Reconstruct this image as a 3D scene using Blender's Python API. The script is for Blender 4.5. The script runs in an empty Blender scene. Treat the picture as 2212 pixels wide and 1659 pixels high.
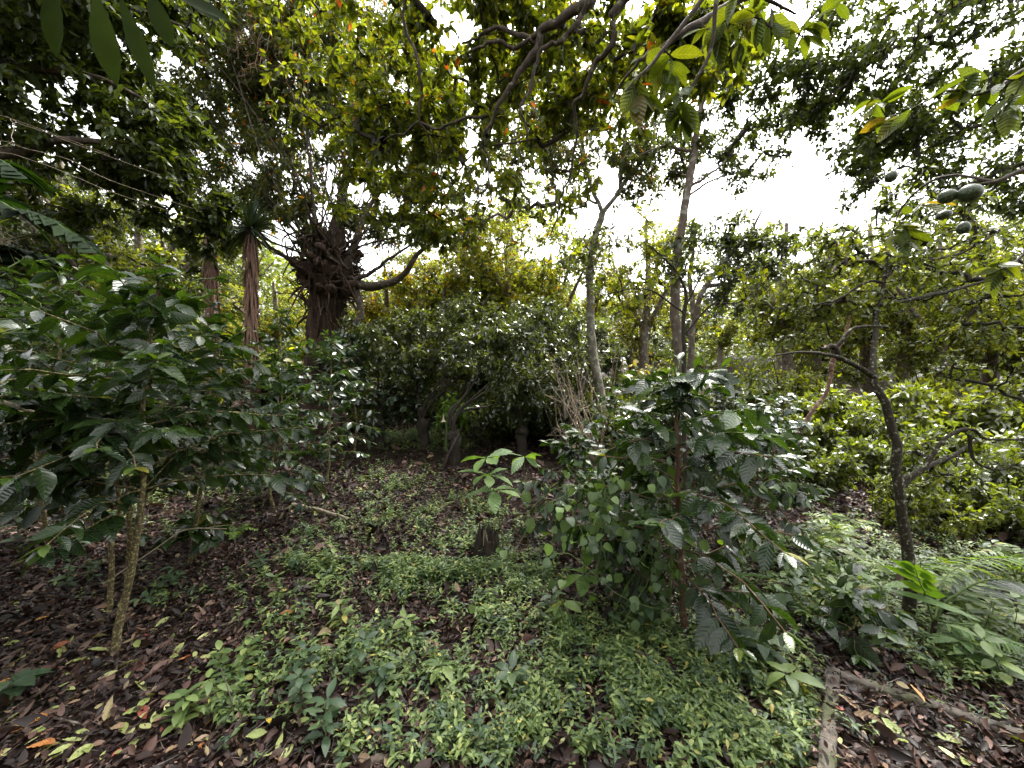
import bpy, math, random
import numpy as np
from math import radians, pi, sin, cos

# ------------------------------------------------------------------ camera, sky, sun, exposure
SC = bpy.context.scene
COL = SC.collection
F = 830.0                                   # focal length in units of a 2212 x 1659 picture
CAM_Z = 1.6
cam = bpy.data.cameras.new('camera'); cam.sensor_width = 36.0; cam.lens = 36.0*F/2212.0
cam.clip_start = 0.05; cam.clip_end = 1000
cam_o = bpy.data.objects.new('camera', cam); COL.objects.link(cam_o)
cam_o.location = (0, 0, CAM_Z); cam_o.rotation_euler = (radians(90), 0, 0)
SC.camera = cam_o
SUN_EL, SUN_AZ = radians(58), radians(35)   # azimuth from +Y (ahead) towards +X (right)
W = bpy.data.worlds.new('World'); SC.world = W; W.use_nodes = True
wn = W.node_tree.nodes; wl = W.node_tree.links
bg = wn['Background']; sky = wn.new('ShaderNodeTexSky'); sky.sky_type = 'NISHITA'; sky.sun_disc = False
sky.sun_elevation = SUN_EL; sky.sun_rotation = SUN_AZ; sky.air_density = 1.0; sky.dust_density = 5.0; sky.ozone_density = 0.6
hs = wn.new('ShaderNodeHueSaturation'); hs.inputs['Saturation'].default_value = 0.10; hs.inputs['Value'].default_value = 1.0
wl.new(sky.outputs[0], hs.inputs['Color']); wl.new(hs.outputs[0], bg.inputs['Color']); bg.inputs['Strength'].default_value = 0.15
sun = bpy.data.lights.new('sun', 'SUN'); sun.energy = 1.5; sun.angle = radians(14); sun.color = (1.0, 0.95, 0.86)
sun_o = bpy.data.objects.new('sun', sun); COL.objects.link(sun_o)
sun_o.rotation_euler = (radians(90)-SUN_EL, 0, -SUN_AZ + pi)
sun_o.rotation_euler = (-(radians(90)-SUN_EL), 0, -SUN_AZ)
VS = SC.view_settings; VS.view_transform = 'Standard'; VS.look = 'None'; VS.gamma = 1.0; VS.use_curve_mapping = False
VS.exposure = 2.65
cy = SC.cycles
cy.max_bounces = 5; cy.diffuse_bounces = 2; cy.glossy_bounces = 2; cy.transmission_bounces = 3; cy.transparent_max_bounces = 4
cy.use_denoising = True; cy.caustics_reflective = False; cy.caustics_refractive = False
cy.sample_clamp_indirect = 6.0

RNG = np.random.default_rng(7)

# ------------------------------------------------------------------ helpers: terrain and picture coordinates
def softp(v, k=1.2):
    v = np.asarray(v, float)
    return np.where(v*k > 30, v, np.log1p(np.exp(np.minimum(v*k, 30)))/k)

def hgt(x, y):
    x = np.asarray(x, float); y = np.asarray(y, float)
    h = 0.085*softp(y-2.6) + 0.10*softp(y-17, .5) + 0.12*softp(-x-2.8)*np.clip(1-(np.abs(x)-20)/60, 0, 1) - 0.05*softp(x-3.0)*np.clip(1-(np.abs(x)-10)/60, 0, 1)
    h = h + 0.030*np.sin(x*1.7+1.3)*np.sin(y*1.3+.4) + 0.014*np.sin(x*4.1+y*2.7) + 0.010*np.sin(x*7.3-y*6.1+2)
    h = np.where(y > 60, h - 0.10*(y-60), h)
    return h - 0.03

def P(px, py, D):
    return np.array(((px-1106.0)/F*D, D, CAM_Z-(py-829.5)/F*D))

def G(px, py):
    """ground point seen at a picture point"""
    dx, dz = (px-1106.0)/F, -(py-829.5)/F
    D = 0.6
    while D < 90:
        if CAM_Z+dz*D <= hgt(dx*D, D): break
        D += 0.02
    return np.array((dx*D, D, float(hgt(dx*D, D))))

def gp(x, y): return np.array((x, y, float(hgt(x, y))))

def nrm(a): return a/np.maximum(np.linalg.norm(a, axis=-1, keepdims=True), 1e-9)

# ------------------------------------------------------------------ mesh builder
class MB:
    def __init__(s): s.v=[]; s.q=[]; s.uv=[]; s.r=[]; s.m=[]; s.n=0
    def add(s, v, q, uv, r, m):
        s.v.append(v); s.q.append(q+s.n); s.uv.append(uv); s.r.append(r)
        s.m.append(np.full(len(q), m, np.int32)); s.n += len(v)
    def mesh(s, name, mats, origin=(0,0,0)):
        me = bpy.data.meshes.new(name)
        v = np.concatenate(s.v)-np.asarray(origin); q = np.concatenate(s.q).astype(np.int32)
        uv = np.concatenate(s.uv); r = np.concatenate(s.r); m = np.concatenate(s.m)
        me.vertices.add(len(v)); me.loops.add(len(q)*4); me.polygons.add(len(q))
        me.vertices.foreach_set('co', v.astype(np.float32).ravel())
        me.loops.foreach_set('vertex_index', q.ravel())
        me.polygons.foreach_set('loop_start', np.arange(0, len(q)*4, 4, dtype=np.int32))
        me.polygons.foreach_set('material_index', m)
        me.polygons.foreach_set('use_smooth', np.ones(len(q), bool))
        u = me.uv_layers.new(name='UVMap'); u.data.foreach_set('uv', uv[q.ravel()].astype(np.float32).ravel())
        a = me.attributes.new('rnd', 'FLOAT', 'POINT'); a.data.foreach_set('value', r.astype(np.float32))
        for x in (mats if isinstance(mats, (list, tuple)) else [mats]): me.materials.append(x)
        me.update(calc_edges=True)
        return me
    def build(s, name, mats, parent=None, origin=None):
        o0 = (0,0,0)
        if origin is not None: o0 = origin
        elif parent is not None: o0 = np.array(parent.get('_o', (0,0,0)))
        me = s.mesh(name, mats, o0)
        o = bpy.data.objects.new(name, me); COL.objects.link(o)
        if parent is not None: o.parent = parent; o['_o'] = list(map(float, o0))
        else: o.location = o0
        return o

LABELS = {}
def tag(o, label=None, cat=None, group=None, kind=None):
    if label: o['label'] = label
    if cat: o['category'] = cat
    if group: o['group'] = group
    if kind: o['kind'] = kind
    return o
def thing(name, label, cat, loc, group=None):
    o = bpy.data.objects.new(name, None); o.empty_display_size = .1; COL.objects.link(o)
    o.location = loc; o['_o'] = [float(c) for c in loc]
    return tag(o, label, cat, group)
def copy_thing(root, loc, rz, sc, label, mats=None, group=None):
    r = root.copy(); COL.objects.link(r); r.location = loc; r.rotation_euler = (0,0,rz); r.scale = sc; r['label'] = label
    if group: r['group'] = group
    for ch in list(root.children):
        c = ch.copy(); COL.objects.link(c); c.parent = r
        if mats:
            for i, s in enumerate(c.material_slots):
                if s.material in mats:
                    nm = mats[s.material]; s.link = 'OBJECT'; s.material = nm
        for g in ch.children:
            d = g.copy(); COL.objects.link(d); d.parent = c
    return r

def tubes(mb, pts, rad, sides=5, mat=0, rnd=None, lobes=0.0, rng=RNG, vscale=1.0):
    """pts (N,k,3), rad (N,k): N tapered tubes"""
    pts = np.asarray(pts, float); rad = np.asarray(rad, float)
    if pts.ndim == 2: pts = pts[None]; rad = rad[None]
    N, k, _ = pts.shape
    t = nrm(np.gradient(pts, axis=1))
    mean = nrm(pts[:, -1]-pts[:, 0])
    ref = np.where(np.abs(mean[:, 2:3]) > .8, np.array([[1., .13, 0]]), np.array([[.07, .1, 1.]]))
    a = nrm(np.cross(t, ref[:, None, :])); b = np.cross(t, a)
    th = np.linspace(0, 2*pi, sides, endpoint=False)
    R = rad[:, :, None]*np.ones(sides)
    if lobes:
        ph = rng.uniform(0, 6, (N, 1, 1)); z = np.linspace(0, 1, k)[None, :, None]
        R = R*(1+lobes*(np.sin(3*th+ph+z*3)+.6*np.sin(5*th-ph*2+z*5)+.35*np.sin(9*th+z*9))*.6+lobes*.5*rng.normal(0, .5, R.shape))
    v = pts[:, :, None, :]+R[..., None]*(np.cos(th)[None, None, :, None]*a[:, :, None, :]+np.sin(th)[None, None, :, None]*b[:, :, None, :])
    i = np.arange(k-1)[:, None]*sides; j = np.arange(sides)[None, :]; j2 = (j+1) % sides
    q = np.stack([i+j, i+j2, i+sides+j2, i+sides+j], -1).reshape(-1, 4)
    q = (q[None]+(np.arange(N)*k*sides)[:, None, None]).reshape(-1, 4)
    u = np.broadcast_to((th/(2*pi))[None, None, :], (N, k, sides)); vv = np.broadcast_to((np.linspace(0, 1, k)*vscale)[None, :, None], (N, k, sides))
    uv = np.stack([u, vv], -1).reshape(-1, 2)
    r = rng.random(N) if rnd is None else np.full(N, rnd)
    mb.add(v.reshape(-1, 3), q, uv, np.repeat(r, k*sides), mat)

def curve(pts, n, amp=0.0, rng=RNG):
    """Catmull-Rom resample to n points with a little wander"""
    p = np.asarray(pts, float)
    if len(p) == 2: p = np.stack([p[0], (p[0]+p[1])/2, p[1]])
    pp = np.vstack([2*p[0]-p[1], p, 2*p[-1]-p[-2]])
    s = np.linspace(0, len(p)-1-1e-6, n); i = s.astype(int); f = (s-i)[:, None]
    a, b, c, d = pp[i], pp[i+1], pp[i+2], pp[i+3]
    o = .5*((2*b)+(c-a)*f+(2*a-5*b+4*c-d)*f**2+(3*b-a-3*c+d)*f**3)
    if amp:
        w = rng.normal(0, 1, (n, 3)); w = (w+np.roll(w, 1, 0)+np.roll(w, -1, 0))/3*amp; w[0] = 0
        o = o+w
    return o

PROF = {
 'ellip': lambda t: np.sin(pi*np.clip(t, 0, 1)**.92)**.85,
 'lance': lambda t: np.sin(pi*np.clip(t, 0, 1)**.72)**1.0,
 'obov': lambda t: np.sin(pi*np.clip(t, 0, 1)**1.35)**.8,
 'heart': lambda t: np.where(t < .05, .55, 1)*np.sin(pi*(np.clip(t, 0, 1)*.72+.28))**.9*1.05,
 'sword': lambda t: (1-np.clip(t, 0, 1)**2.2)*(.55+.45*np.minimum(1, t*6)),
}
LODT = {0: np.array([0, .06, .16, .27, .38, .49, .60, .71, .82, .92, 1.]), 1: np.array([0, .12, .35, .6, .83, 1.])}
def leaves(mb, pos, d, n, L, Wd, lod=2, prof='ellip', curl=.12, fold=.25, wave=0., mat=0, rnd=None, rng=RNG):
    pos = np.atleast_2d(pos); N = len(pos)
    if N == 0: return
    d = nrm(np.atleast_2d(d)*np.ones((N, 1))); n = np.atleast_2d(n)*np.ones((N, 1))
    s = nrm(np.cross(d, n)); n = np.cross(s, d)
    L = np.broadcast_to(L, (N,)).astype(float); Wd = np.broadcast_to(Wd, (N,)).astype(float)
    curl = np.broadcast_to(curl, (N,)); fold = np.broadcast_to(fold, (N,))
    r = rng.random(N) if rnd is None else np.broadcast_to(rnd, (N,))
    if lod == 2:
        t = np.array([0, .42, 1, .42]); u = np.array([0, -1, 0, 1.]); w = np.array([0, 1, 0, 1.])
        q1 = np.array([[0, 1, 2, 3]])
    else:
        ts = LODT[lod]; t = np.repeat(ts, 3); u = np.tile([-1, 0, 1.], len(ts)); w = np.maximum(PROF[prof](t), .05 if prof != 'heart' else .02)
        i = np.arange(len(ts)-1)[:, None]*3+np.array([[0, 1]]); i = i.reshape(-1, 1)
        q1 = np.concatenate([i, i+1, i+4, i+3], 1)
    k = len(t)
    au = np.abs(u)
    off_n = fold[:, None]*au*w*Wd[:, None]*.5 - curl[:, None]*L[:, None]*t**2
    if wave:
        ph = rng.uniform(0, 6, (N, 1)); off_n = off_n+wave*Wd[:, None]*np.sin(t*30+ph+(u > 0)*1.5)*au
    v = pos[:, None]+d[:, None]*(t*L[:, None]*(1-.25*curl[:, None]*t))[..., None]+s[:, None]*(u*w*Wd[:, None]*.5)[..., None]+n[:, None]*off_n[..., None]
    q = (q1[None]+(np.arange(N)*k)[:, None, None]).reshape(-1, 4)
    uv = np.tile(np.stack([u*.5*w+.5, t], -1), (N, 1))
    mb.add(v.reshape(-1, 3), q, uv, np.repeat(r, k), mat)

# ------------------------------------------------------------------ materials
class NT:
    def __init__(s, name):
        s.m = bpy.data.materials.new(name); s.m.use_nodes = True; s.t = s.m.node_tree; s.t.nodes.clear()
    def n(s, ty, **kw):
        x = s.t.nodes.new('ShaderNode'+ty)
        for k, v in kw.items():
            if k[0] == '_': setattr(x, k[1:], v)
            else: x.inputs[k.replace('__', ' ')].default_value = v
        return x
    def l(s, a, b): s.t.links.new(a, b)
    def ramp(s, stops, fac, interp='LINEAR'):
        r = s.n('ValToRGB'); e = r.color_ramp; e.interpolation = interp
        while len(e.elements) < len(stops): e.elements.new(.5)
        for x, (p, c) in zip(e.elements, stops): x.position = p; x.color = (*c, 1)
        s.l(fac, r.inputs[0]); return r.outputs[0]
    def math(s, op, a, b=None):
        x = s.n('Math', _operation=op)
        for i, v in enumerate((a, b)):
            if v is None: continue
            if hasattr(v, 'links'): s.l(v, x.inputs[i])
            else: x.inputs[i].default_value = v
        return x.outputs[0]
    def mix(s, ty, f, a, b):
        x = s.n('MixRGB', _blend_type=ty)
        for i, v in enumerate((f, a, b)):
            if hasattr(v, 'links'): s.l(v, x.inputs[i])
            elif isinstance(v, tuple): x.inputs[i].default_value = (*v, 1)
            else: x.inputs[i].default_value = v
        return x.outputs[0]

def leaf_mat(name, stops, trans=.35, tcol=(1.9, 1.75, .55), rough=.42, spec=.5, veins=0., vein_n=9, holes=False, spots=.0, objrand=0.0):
    m = NT(name); at = m.n('Attribute', _attribute_name='rnd')
    fac = at.outputs['Fac']
    if objrand:
        oi = m.n('ObjectInfo'); fac = m.math('ADD', m.math('MULTIPLY', fac, 1-objrand), m.math('MULTIPLY', oi.outputs['Random'], objrand))
    col = m.ramp(stops, fac)
    tc = m.n('TexCoord')
    nz = m.n('TexNoise', Scale=14.0, Detail=3.0); m.l(tc.outputs['Object'], nz.inputs['Vector'])
    col = m.mix('MULTIPLY', .55, col, m.ramp([(.3, (.62, .62, .6)), (.7, (1.3, 1.3, 1.25))], nz.outputs['Fac']))
    if spots:
        n2 = m.n('TexNoise', Scale=60.0, Detail=2.0); m.l(tc.outputs['Object'], n2.inputs['Vector'])
        col = m.mix('MIX', m.ramp([(.66, (0, 0, 0)), (.72, (spots,)*3)], n2.outputs['Fac']), col, (.10, .07, .035))
    bs = m.n('BsdfPrincipled', Roughness=rough); bs.inputs['Specular IOR Level'].default_value = spec
    bump = None
    if veins:
        uv = m.n('SeparateXYZ'); m.l(tc.outputs['UV'], uv.inputs[0])
        au = m.math('ABSOLUTE', m.math('SUBTRACT', uv.outputs['X'], .5))
        ph = m.math('SUBTRACT', m.math('MULTIPLY', uv.outputs['Y'], vein_n*2*pi), m.math('MULTIPLY', au, 22.0))
        sn = m.math('SINE', ph)
        vein = m.math('POWER', m.math('MULTIPLY', m.math('ADD', sn, 1.0), .5), 8.0)
        mid = m.math('LESS_THAN', au, .022)
        vm = m.math('MAXIMUM', m.math('MULTIPLY', vein, .45), m.math('MULTIPLY', mid, .8))
        col = m.mix('MIX', m.math('MULTIPLY', vm, .55), col, m.mix('ADD', 1.0, col, (.05, .06, .02)))
        bp = m.n('Bump', Strength=veins, Distance=.006)
        m.l(m.math('MULTIPLY', sn, -1.0), bp.inputs['Height']); bump = bp.outputs[0]
    m.l(col, bs.inputs['Base Color'])
    tr = m.n('BsdfTranslucent'); m.l(m.mix('MULTIPLY', 1.0, col, tcol), tr.inputs['Color'])
    if bump is not None: m.l(bump, bs.inputs['Normal'])
    mx = m.n('MixShader'); mx.inputs[0].default_value = trans
    m.l(bs.outputs[0], mx.inputs[1]); m.l(tr.outputs[0], mx.inputs[2])
    o = m.n('OutputMaterial'); m.l(mx.outputs[0], o.inputs['Surface'])
    return m.m

def bark_mat(name, c1, c2, patch=None, patch_amt=.5, scale=18., stretch=.25, rough=.9, bump=.6):
    m = NT(name); tc = m.n('TexCoord'); mp = m.n('Mapping'); mp.inputs['Scale'].default_value = (1, 1, stretch)
    m.l(tc.outputs['Object'], mp.inputs['Vector'])
    nz = m.n('TexNoise', Scale=scale, Detail=8.0, Roughness=.65); m.l(mp.outputs[0], nz.inputs['Vector'])
    col = m.ramp([(.3, c1), (.7, c2)], nz.outputs['Fac'])
    if patch:
        n2 = m.n('TexNoise', Scale=scale*.8, Detail=4.0); m.l(tc.outputs['Object'], n2.inputs['Vector'])
        f = m.ramp([(.62-.2*patch_amt, (0, 0, 0)), (.70-.2*patch_amt, (1, 1, 1))], n2.outputs['Fac'])
        col = m.mix('MIX', f, col, patch)
    bs = m.n('BsdfPrincipled', Roughness=rough); bs.inputs['Specular IOR Level'].default_value = .25
    m.l(col, bs.inputs['Base Color'])
    bp = m.n('Bump', Strength=bump, Distance=.02); m.l(nz.outputs['Fac'], bp.inputs['Height']); m.l(bp.outputs[0], bs.inputs['Normal'])
    o = m.n('OutputMaterial'); m.l(bs.outputs[0], o.inputs['Surface'])
    return m.m

M = {}
# leaves: the colours are the leaves' own
M['coffee'] = leaf_mat('coffee_leaf', [(0, (.007, .018, .007)), (.45, (.012, .027, .008)), (.8, (.021, .043, .010)), (.93, (.038, .07, .014)), (.985, (.08, .115, .02)), (1, (.20, .17, .03))], trans=.2, tcol=(3.2, 3.4, .5), rough=.26, spec=.5, veins=.14, vein_n=8, spots=.5)
M['coffee_far'] = leaf_mat('coffee_leaf_small', [(0, (.010, .022, .009)), (.6, (.018, .042, .013)), (1, (.06, .11, .022))], trans=.2, tcol=(2.4, 2.3, .5), rough=.28, spec=1.0)
M['canopy'] = leaf_mat('canopy_leaf', [(0, (.042, .066, .009)), (.5, (.068, .096, .011)), (.85, (.11, .13, .015)), (.985, (.14, .15, .02)), (.993, (.24, .08, .02)), (1, (.3, .06, .03))], trans=.52, tcol=(2.3, 2.0, .42), rough=.42, veins=.25, vein_n=8)
M['canopy_dark'] = leaf_mat('dark_canopy_leaf', [(0, (.024, .040, .010)), (.6, (.042, .064, .013)), (1, (.080, .105, .018))], trans=.38, tcol=(2.1, 1.9, .5), rough=.45)
M['canopy_grey'] = leaf_mat('small_canopy_leaf', [(0, (.040, .055, .018)), (.55, (.060, .080, .022)), (.9, (.09, .10, .024)), (.975, (.13, .11, .03)), (.985, (.5, .2, .02)), (1, (.5, .2, .02))], trans=.42, tcol=(2.0, 1.9, .7), rough=.45)
M['strap'] = leaf_mat('strap_leaf', [(0, (.010, .017, .005)), (1, (.020, .032, .008))], trans=.25, tcol=(1.2, 1.2, .3), rough=.75, spec=.1)
M['avo'] = leaf_mat('broad_leaf', [(0, (.040, .068, .009)), (.6, (.062, .095, .011)), (.95, (.09, .115, .014)), (1, (.16, .11, .02))], trans=.45, tcol=(1.9, 1.6, .3), rough=.4, veins=.4, vein_n=8)
M['bg_yellow'] = leaf_mat('yellow_green_leaf', [(0, (.05, .07, .018)), (.4, (.10, .125, .02)), (.7, (.16, .185, .02)), (.9, (.26, .27, .03)), (.96, (.30, .20, .03)), (1, (.42, .20, .02))], trans=.5, tcol=(1.9, 1.8, .45), rough=.34, spec=.8, objrand=.25)
M['bg_green'] = leaf_mat('mid_green_leaf', [(0, (.035, .050, .014)), (.45, (.075, .098, .018)), (.8, (.13, .155, .022)), (1, (.22, .23, .03))], trans=.42, tcol=(2.0, 2.0, .5), rough=.32, spec=.9, objrand=.3)
M['bg_dark'] = leaf_mat('dull_green_leaf', [(0, (.022, .033, .014)), (.5, (.048, .066, .020)), (.85, (.09, .115, .028)), (1, (.17, .19, .035))], trans=.35, tcol=(2.0, 1.9, .6), rough=.3, spec=1.0, objrand=.25)
M['golden'] = leaf_mat('golden_leaf', [(0, (.08, .09, .018)), (.5, (.17, .17, .02)), (.85, (.27, .23, .025)), (.95, (.40, .24, .02)), (1, (.5, .2, .02))], trans=.5, tcol=(1.9, 1.7, .4), rough=.4)
M['bright'] = leaf_mat('bright_green_leaf', [(0, (.085, .16, .03)), (.6, (.12, .21, .035)), (1, (.18, .27, .04))], trans=.42, tcol=(1.9, 1.9, .4), rough=.45, veins=.25)
M['pale'] = leaf_mat('pale_green_leaf', [(0, (.085, .15, .05)), (.6, (.12, .20, .06)), (1, (.17, .26, .07))], trans=.35, tcol=(1.8, 1.9, .5), rough=.5, veins=.35, spots=.7)
M['heart'] = leaf_mat('vine_leaf', [(0, (.05, .085, .04)), (.6, (.075, .12, .05)), (.85, (.11, .17, .05)), (1, (.16, .26, .05))], trans=.3, tcol=(1.9, 2.0, .5), rough=.42, veins=.2, spots=.5)
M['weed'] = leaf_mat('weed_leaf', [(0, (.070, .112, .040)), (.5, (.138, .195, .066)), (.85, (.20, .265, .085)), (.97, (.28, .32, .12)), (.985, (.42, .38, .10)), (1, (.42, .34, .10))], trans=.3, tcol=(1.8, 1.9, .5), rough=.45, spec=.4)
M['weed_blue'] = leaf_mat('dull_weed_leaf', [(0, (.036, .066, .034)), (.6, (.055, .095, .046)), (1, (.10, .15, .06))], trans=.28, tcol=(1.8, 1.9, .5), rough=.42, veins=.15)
M['palm'] = leaf_mat('palm_leaflet', [(0, (.006, .014, .005)), (1, (.014, .030, .008))], trans=.25, tcol=(2.0, 2.2, .4), rough=.7, spec=.08)
M['sword'] = leaf_mat('sword_leaf', [(0, (.022, .040, .022)), (1, (.05, .075, .04))], trans=.15, rough=.45)
M['litter'] = leaf_mat('litter_leaf', [(0, (.009, .005, .0045)), (.45, (.023, .012, .0095)), (.72, (.052, .028, .022)), (.88, (.11, .058, .046)), (.96, (.21, .13, .10)), (1, (.24, .20, .09))], trans=.05, tcol=(1.4, 1, .6), rough=.55, spec=.35)
M['fall_pale'] = leaf_mat('pale_fallen_leaf', [(0, (.22, .26, .075)), (.5, (.34, .36, .13)), (1, (.46, .44, .22))], trans=.12, rough=.5, veins=.2, spots=.8)
M['fall_orange'] = leaf_mat('orange_fallen_leaf', [(0, (.20, .055, .02)), (.6, (.34, .10, .025)), (1, (.42, .20, .05))], trans=.1, rough=.5, veins=.2, spots=.6)
M['fall_brown'] = leaf_mat('tan_fallen_leaf', [(0, (.09, .045, .028)), (.5, (.17, .095, .06)), (1, (.30, .20, .12))], trans=.06, rough=.55, veins=.25, spots=.6)
M['fall_red'] = leaf_mat('red_fallen_leaf', [(0, (.16, .03, .02)), (1, (.30, .08, .06))], trans=.06, rough=.5, spots=.4)
M['sprig'] = leaf_mat('yellowing_leaf', [(0, (.16, .18, .03)), (.5, (.30, .26, .04)), (1, (.42, .36, .16))], trans=.3, rough=.5)
M['fall_yellow'] = leaf_mat('yellow_fallen_leaf', [(0, (.62, .40, .02)), (1, (.70, .50, .05))], trans=.15, rough=.5, veins=.2)
# wood
M['coffee_bark'] = bark_mat('lichened_coffee_bark', (.05, .036, .022), (.15, .115, .06), (.30, .27, .12), .5, 85., .5)
M['twig_dark'] = bark_mat('dark_twig', (.018, .015, .012), (.055, .044, .034), None, 0, 40.)
M['limb'] = bark_mat('dark_limb_bark', (.022, .017, .014), (.085, .062, .046), (.14, .125, .10), .2, 22., .4)
M['pale_bark'] = bark_mat('pale_lichened_bark', (.10, .085, .07), (.22, .19, .155), (.30, .30, .24), .55, 14., .45)
M['grey_bark'] = bark_mat('grey_brown_bark', (.07, .052, .040), (.19, .15, .12), (.26, .25, .21), .35, 14., .4)
M['old_bark'] = bark_mat('shaggy_old_bark', (.010, .007, .005), (.095, .056, .040), (.035, .032, .02), .2, 16., .07, bump=1.0)
M['mossy_bark'] = bark_mat('mossy_bark', (.016, .013, .009), (.055, .045, .030), (.22, .22, .16), .2, 55., .5)
M['dry'] = bark_mat('dry_leaf_skirt', (.10, .055, .040), (.34, .21, .155), None, 0, 40., .06)
M['red_stem'] = bark_mat('reddish_bark', (.10, .052, .038), (.20, .11, .085), (.3, .24, .18), .2, 20., .5)
M['deadwood'] = bark_mat('bleached_dead_wood', (.14, .11, .08), (.40, .33, .25), (.08, .06, .04), .2, 20., .12)
M['char'] = bark_mat('rotten_dark_wood', (.012, .010, .009), (.06, .045, .035), None, 0, 26., .12)
M['green_stem'] = bark_mat('green_stem', (.06, .09, .03), (.13, .17, .06), None, 0, 40.)
M['pale_twig'] = bark_mat('pale_dry_twig', (.20, .155, .11), (.42, .34, .25), None, 0, 40.)

# ------------------------------------------------------------------ the ground
def axis(lo, hi, near, step, grow):
    a = [0.]; s = step
    while a[-1] < hi: a.append(a[-1]+s); s = step if a[-1] < near else s*grow
    b = [0.]; s = step
    while b[-1] > lo: b.append(b[-1]-s); s = step if -b[-1] < near else s*grow
    return np.array(sorted(set(b+a)))
xs = axis(-220, 220, 7, .11, 1.09); ys = axis(-120, 260, 10, .11, 1.09)
X, Y = np.meshgrid(xs, ys); Z = hgt(X, Y)
fine = np.exp(-((X)**2+(Y-4)**2)/60.)
Z = Z+RNG.normal(0, .012, Z.shape)*fine
mb = MB(); ny, nx = X.shape
i = (np.arange(ny-1)[:, None]*nx+np.arange(nx-1)[None]).reshape(-1, 1)
mb.add(np.stack([X, Y, Z], -1).reshape(-1, 3), np.concatenate([i, i+1, i+nx+1, i+nx], 1), np.stack([X, Y], -1).reshape(-1, 2), np.zeros(X.size), 0)
m = NT('forest_soil'); tc = m.n('TexCoord')
n1 = m.n('TexNoise', Scale=9., Detail=10., Roughness=.7); m.l(tc.outputs['Object'], n1.inputs['Vector'])
n2 = m.n('TexNoise', Scale=.9, Detail=3.); m.l(tc.outputs['Object'], n2.inputs['Vector'])
vo = m.n('TexVoronoi', Scale=26.); m.l(tc.outputs['Object'], vo.inputs['Vector'])
c = m.ramp([(.3, (.010, .006, .005)), (.6, (.035, .021, .015)), (.8, (.07, .045, .032))], n1.outputs['Fac'])
c = m.mix('MULTIPLY', .5, c, vo.outputs['Color'])
c = m.mix('MIX', m.ramp([(.5, (0, 0, 0)), (.75, (.4, .4, .4))], n2.outputs['Fac']), c, (.035, .045, .02))
bs = m.n('BsdfPrincipled', Roughness=.95); bs.inputs['Specular IOR Level'].default_value = .1; m.l(c, bs.inputs['Base Color'])
bp = m.n('Bump', Strength=.8, Distance=.04); m.l(n1.outputs['Fac'], bp.inputs['Height']); m.l(bp.outputs[0], bs.inputs['Normal'])
o = m.n('OutputMaterial'); m.l(bs.outputs[0], o.inputs['Surface'])
tag(mb.build('ground', m.m), kind='structure')

# ------------------------------------------------------------------ generic tree
UP = np.array((0, 0, 1.))
def PB(px, py, D, rx, ry, rd, n):
    """crown blob: centre by picture point and depth, radii (picture units, picture units, metres), twig count"""
    return (P(px, py, D), np.array((rx/F*D, rd, ry/F*D)), n)

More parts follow.
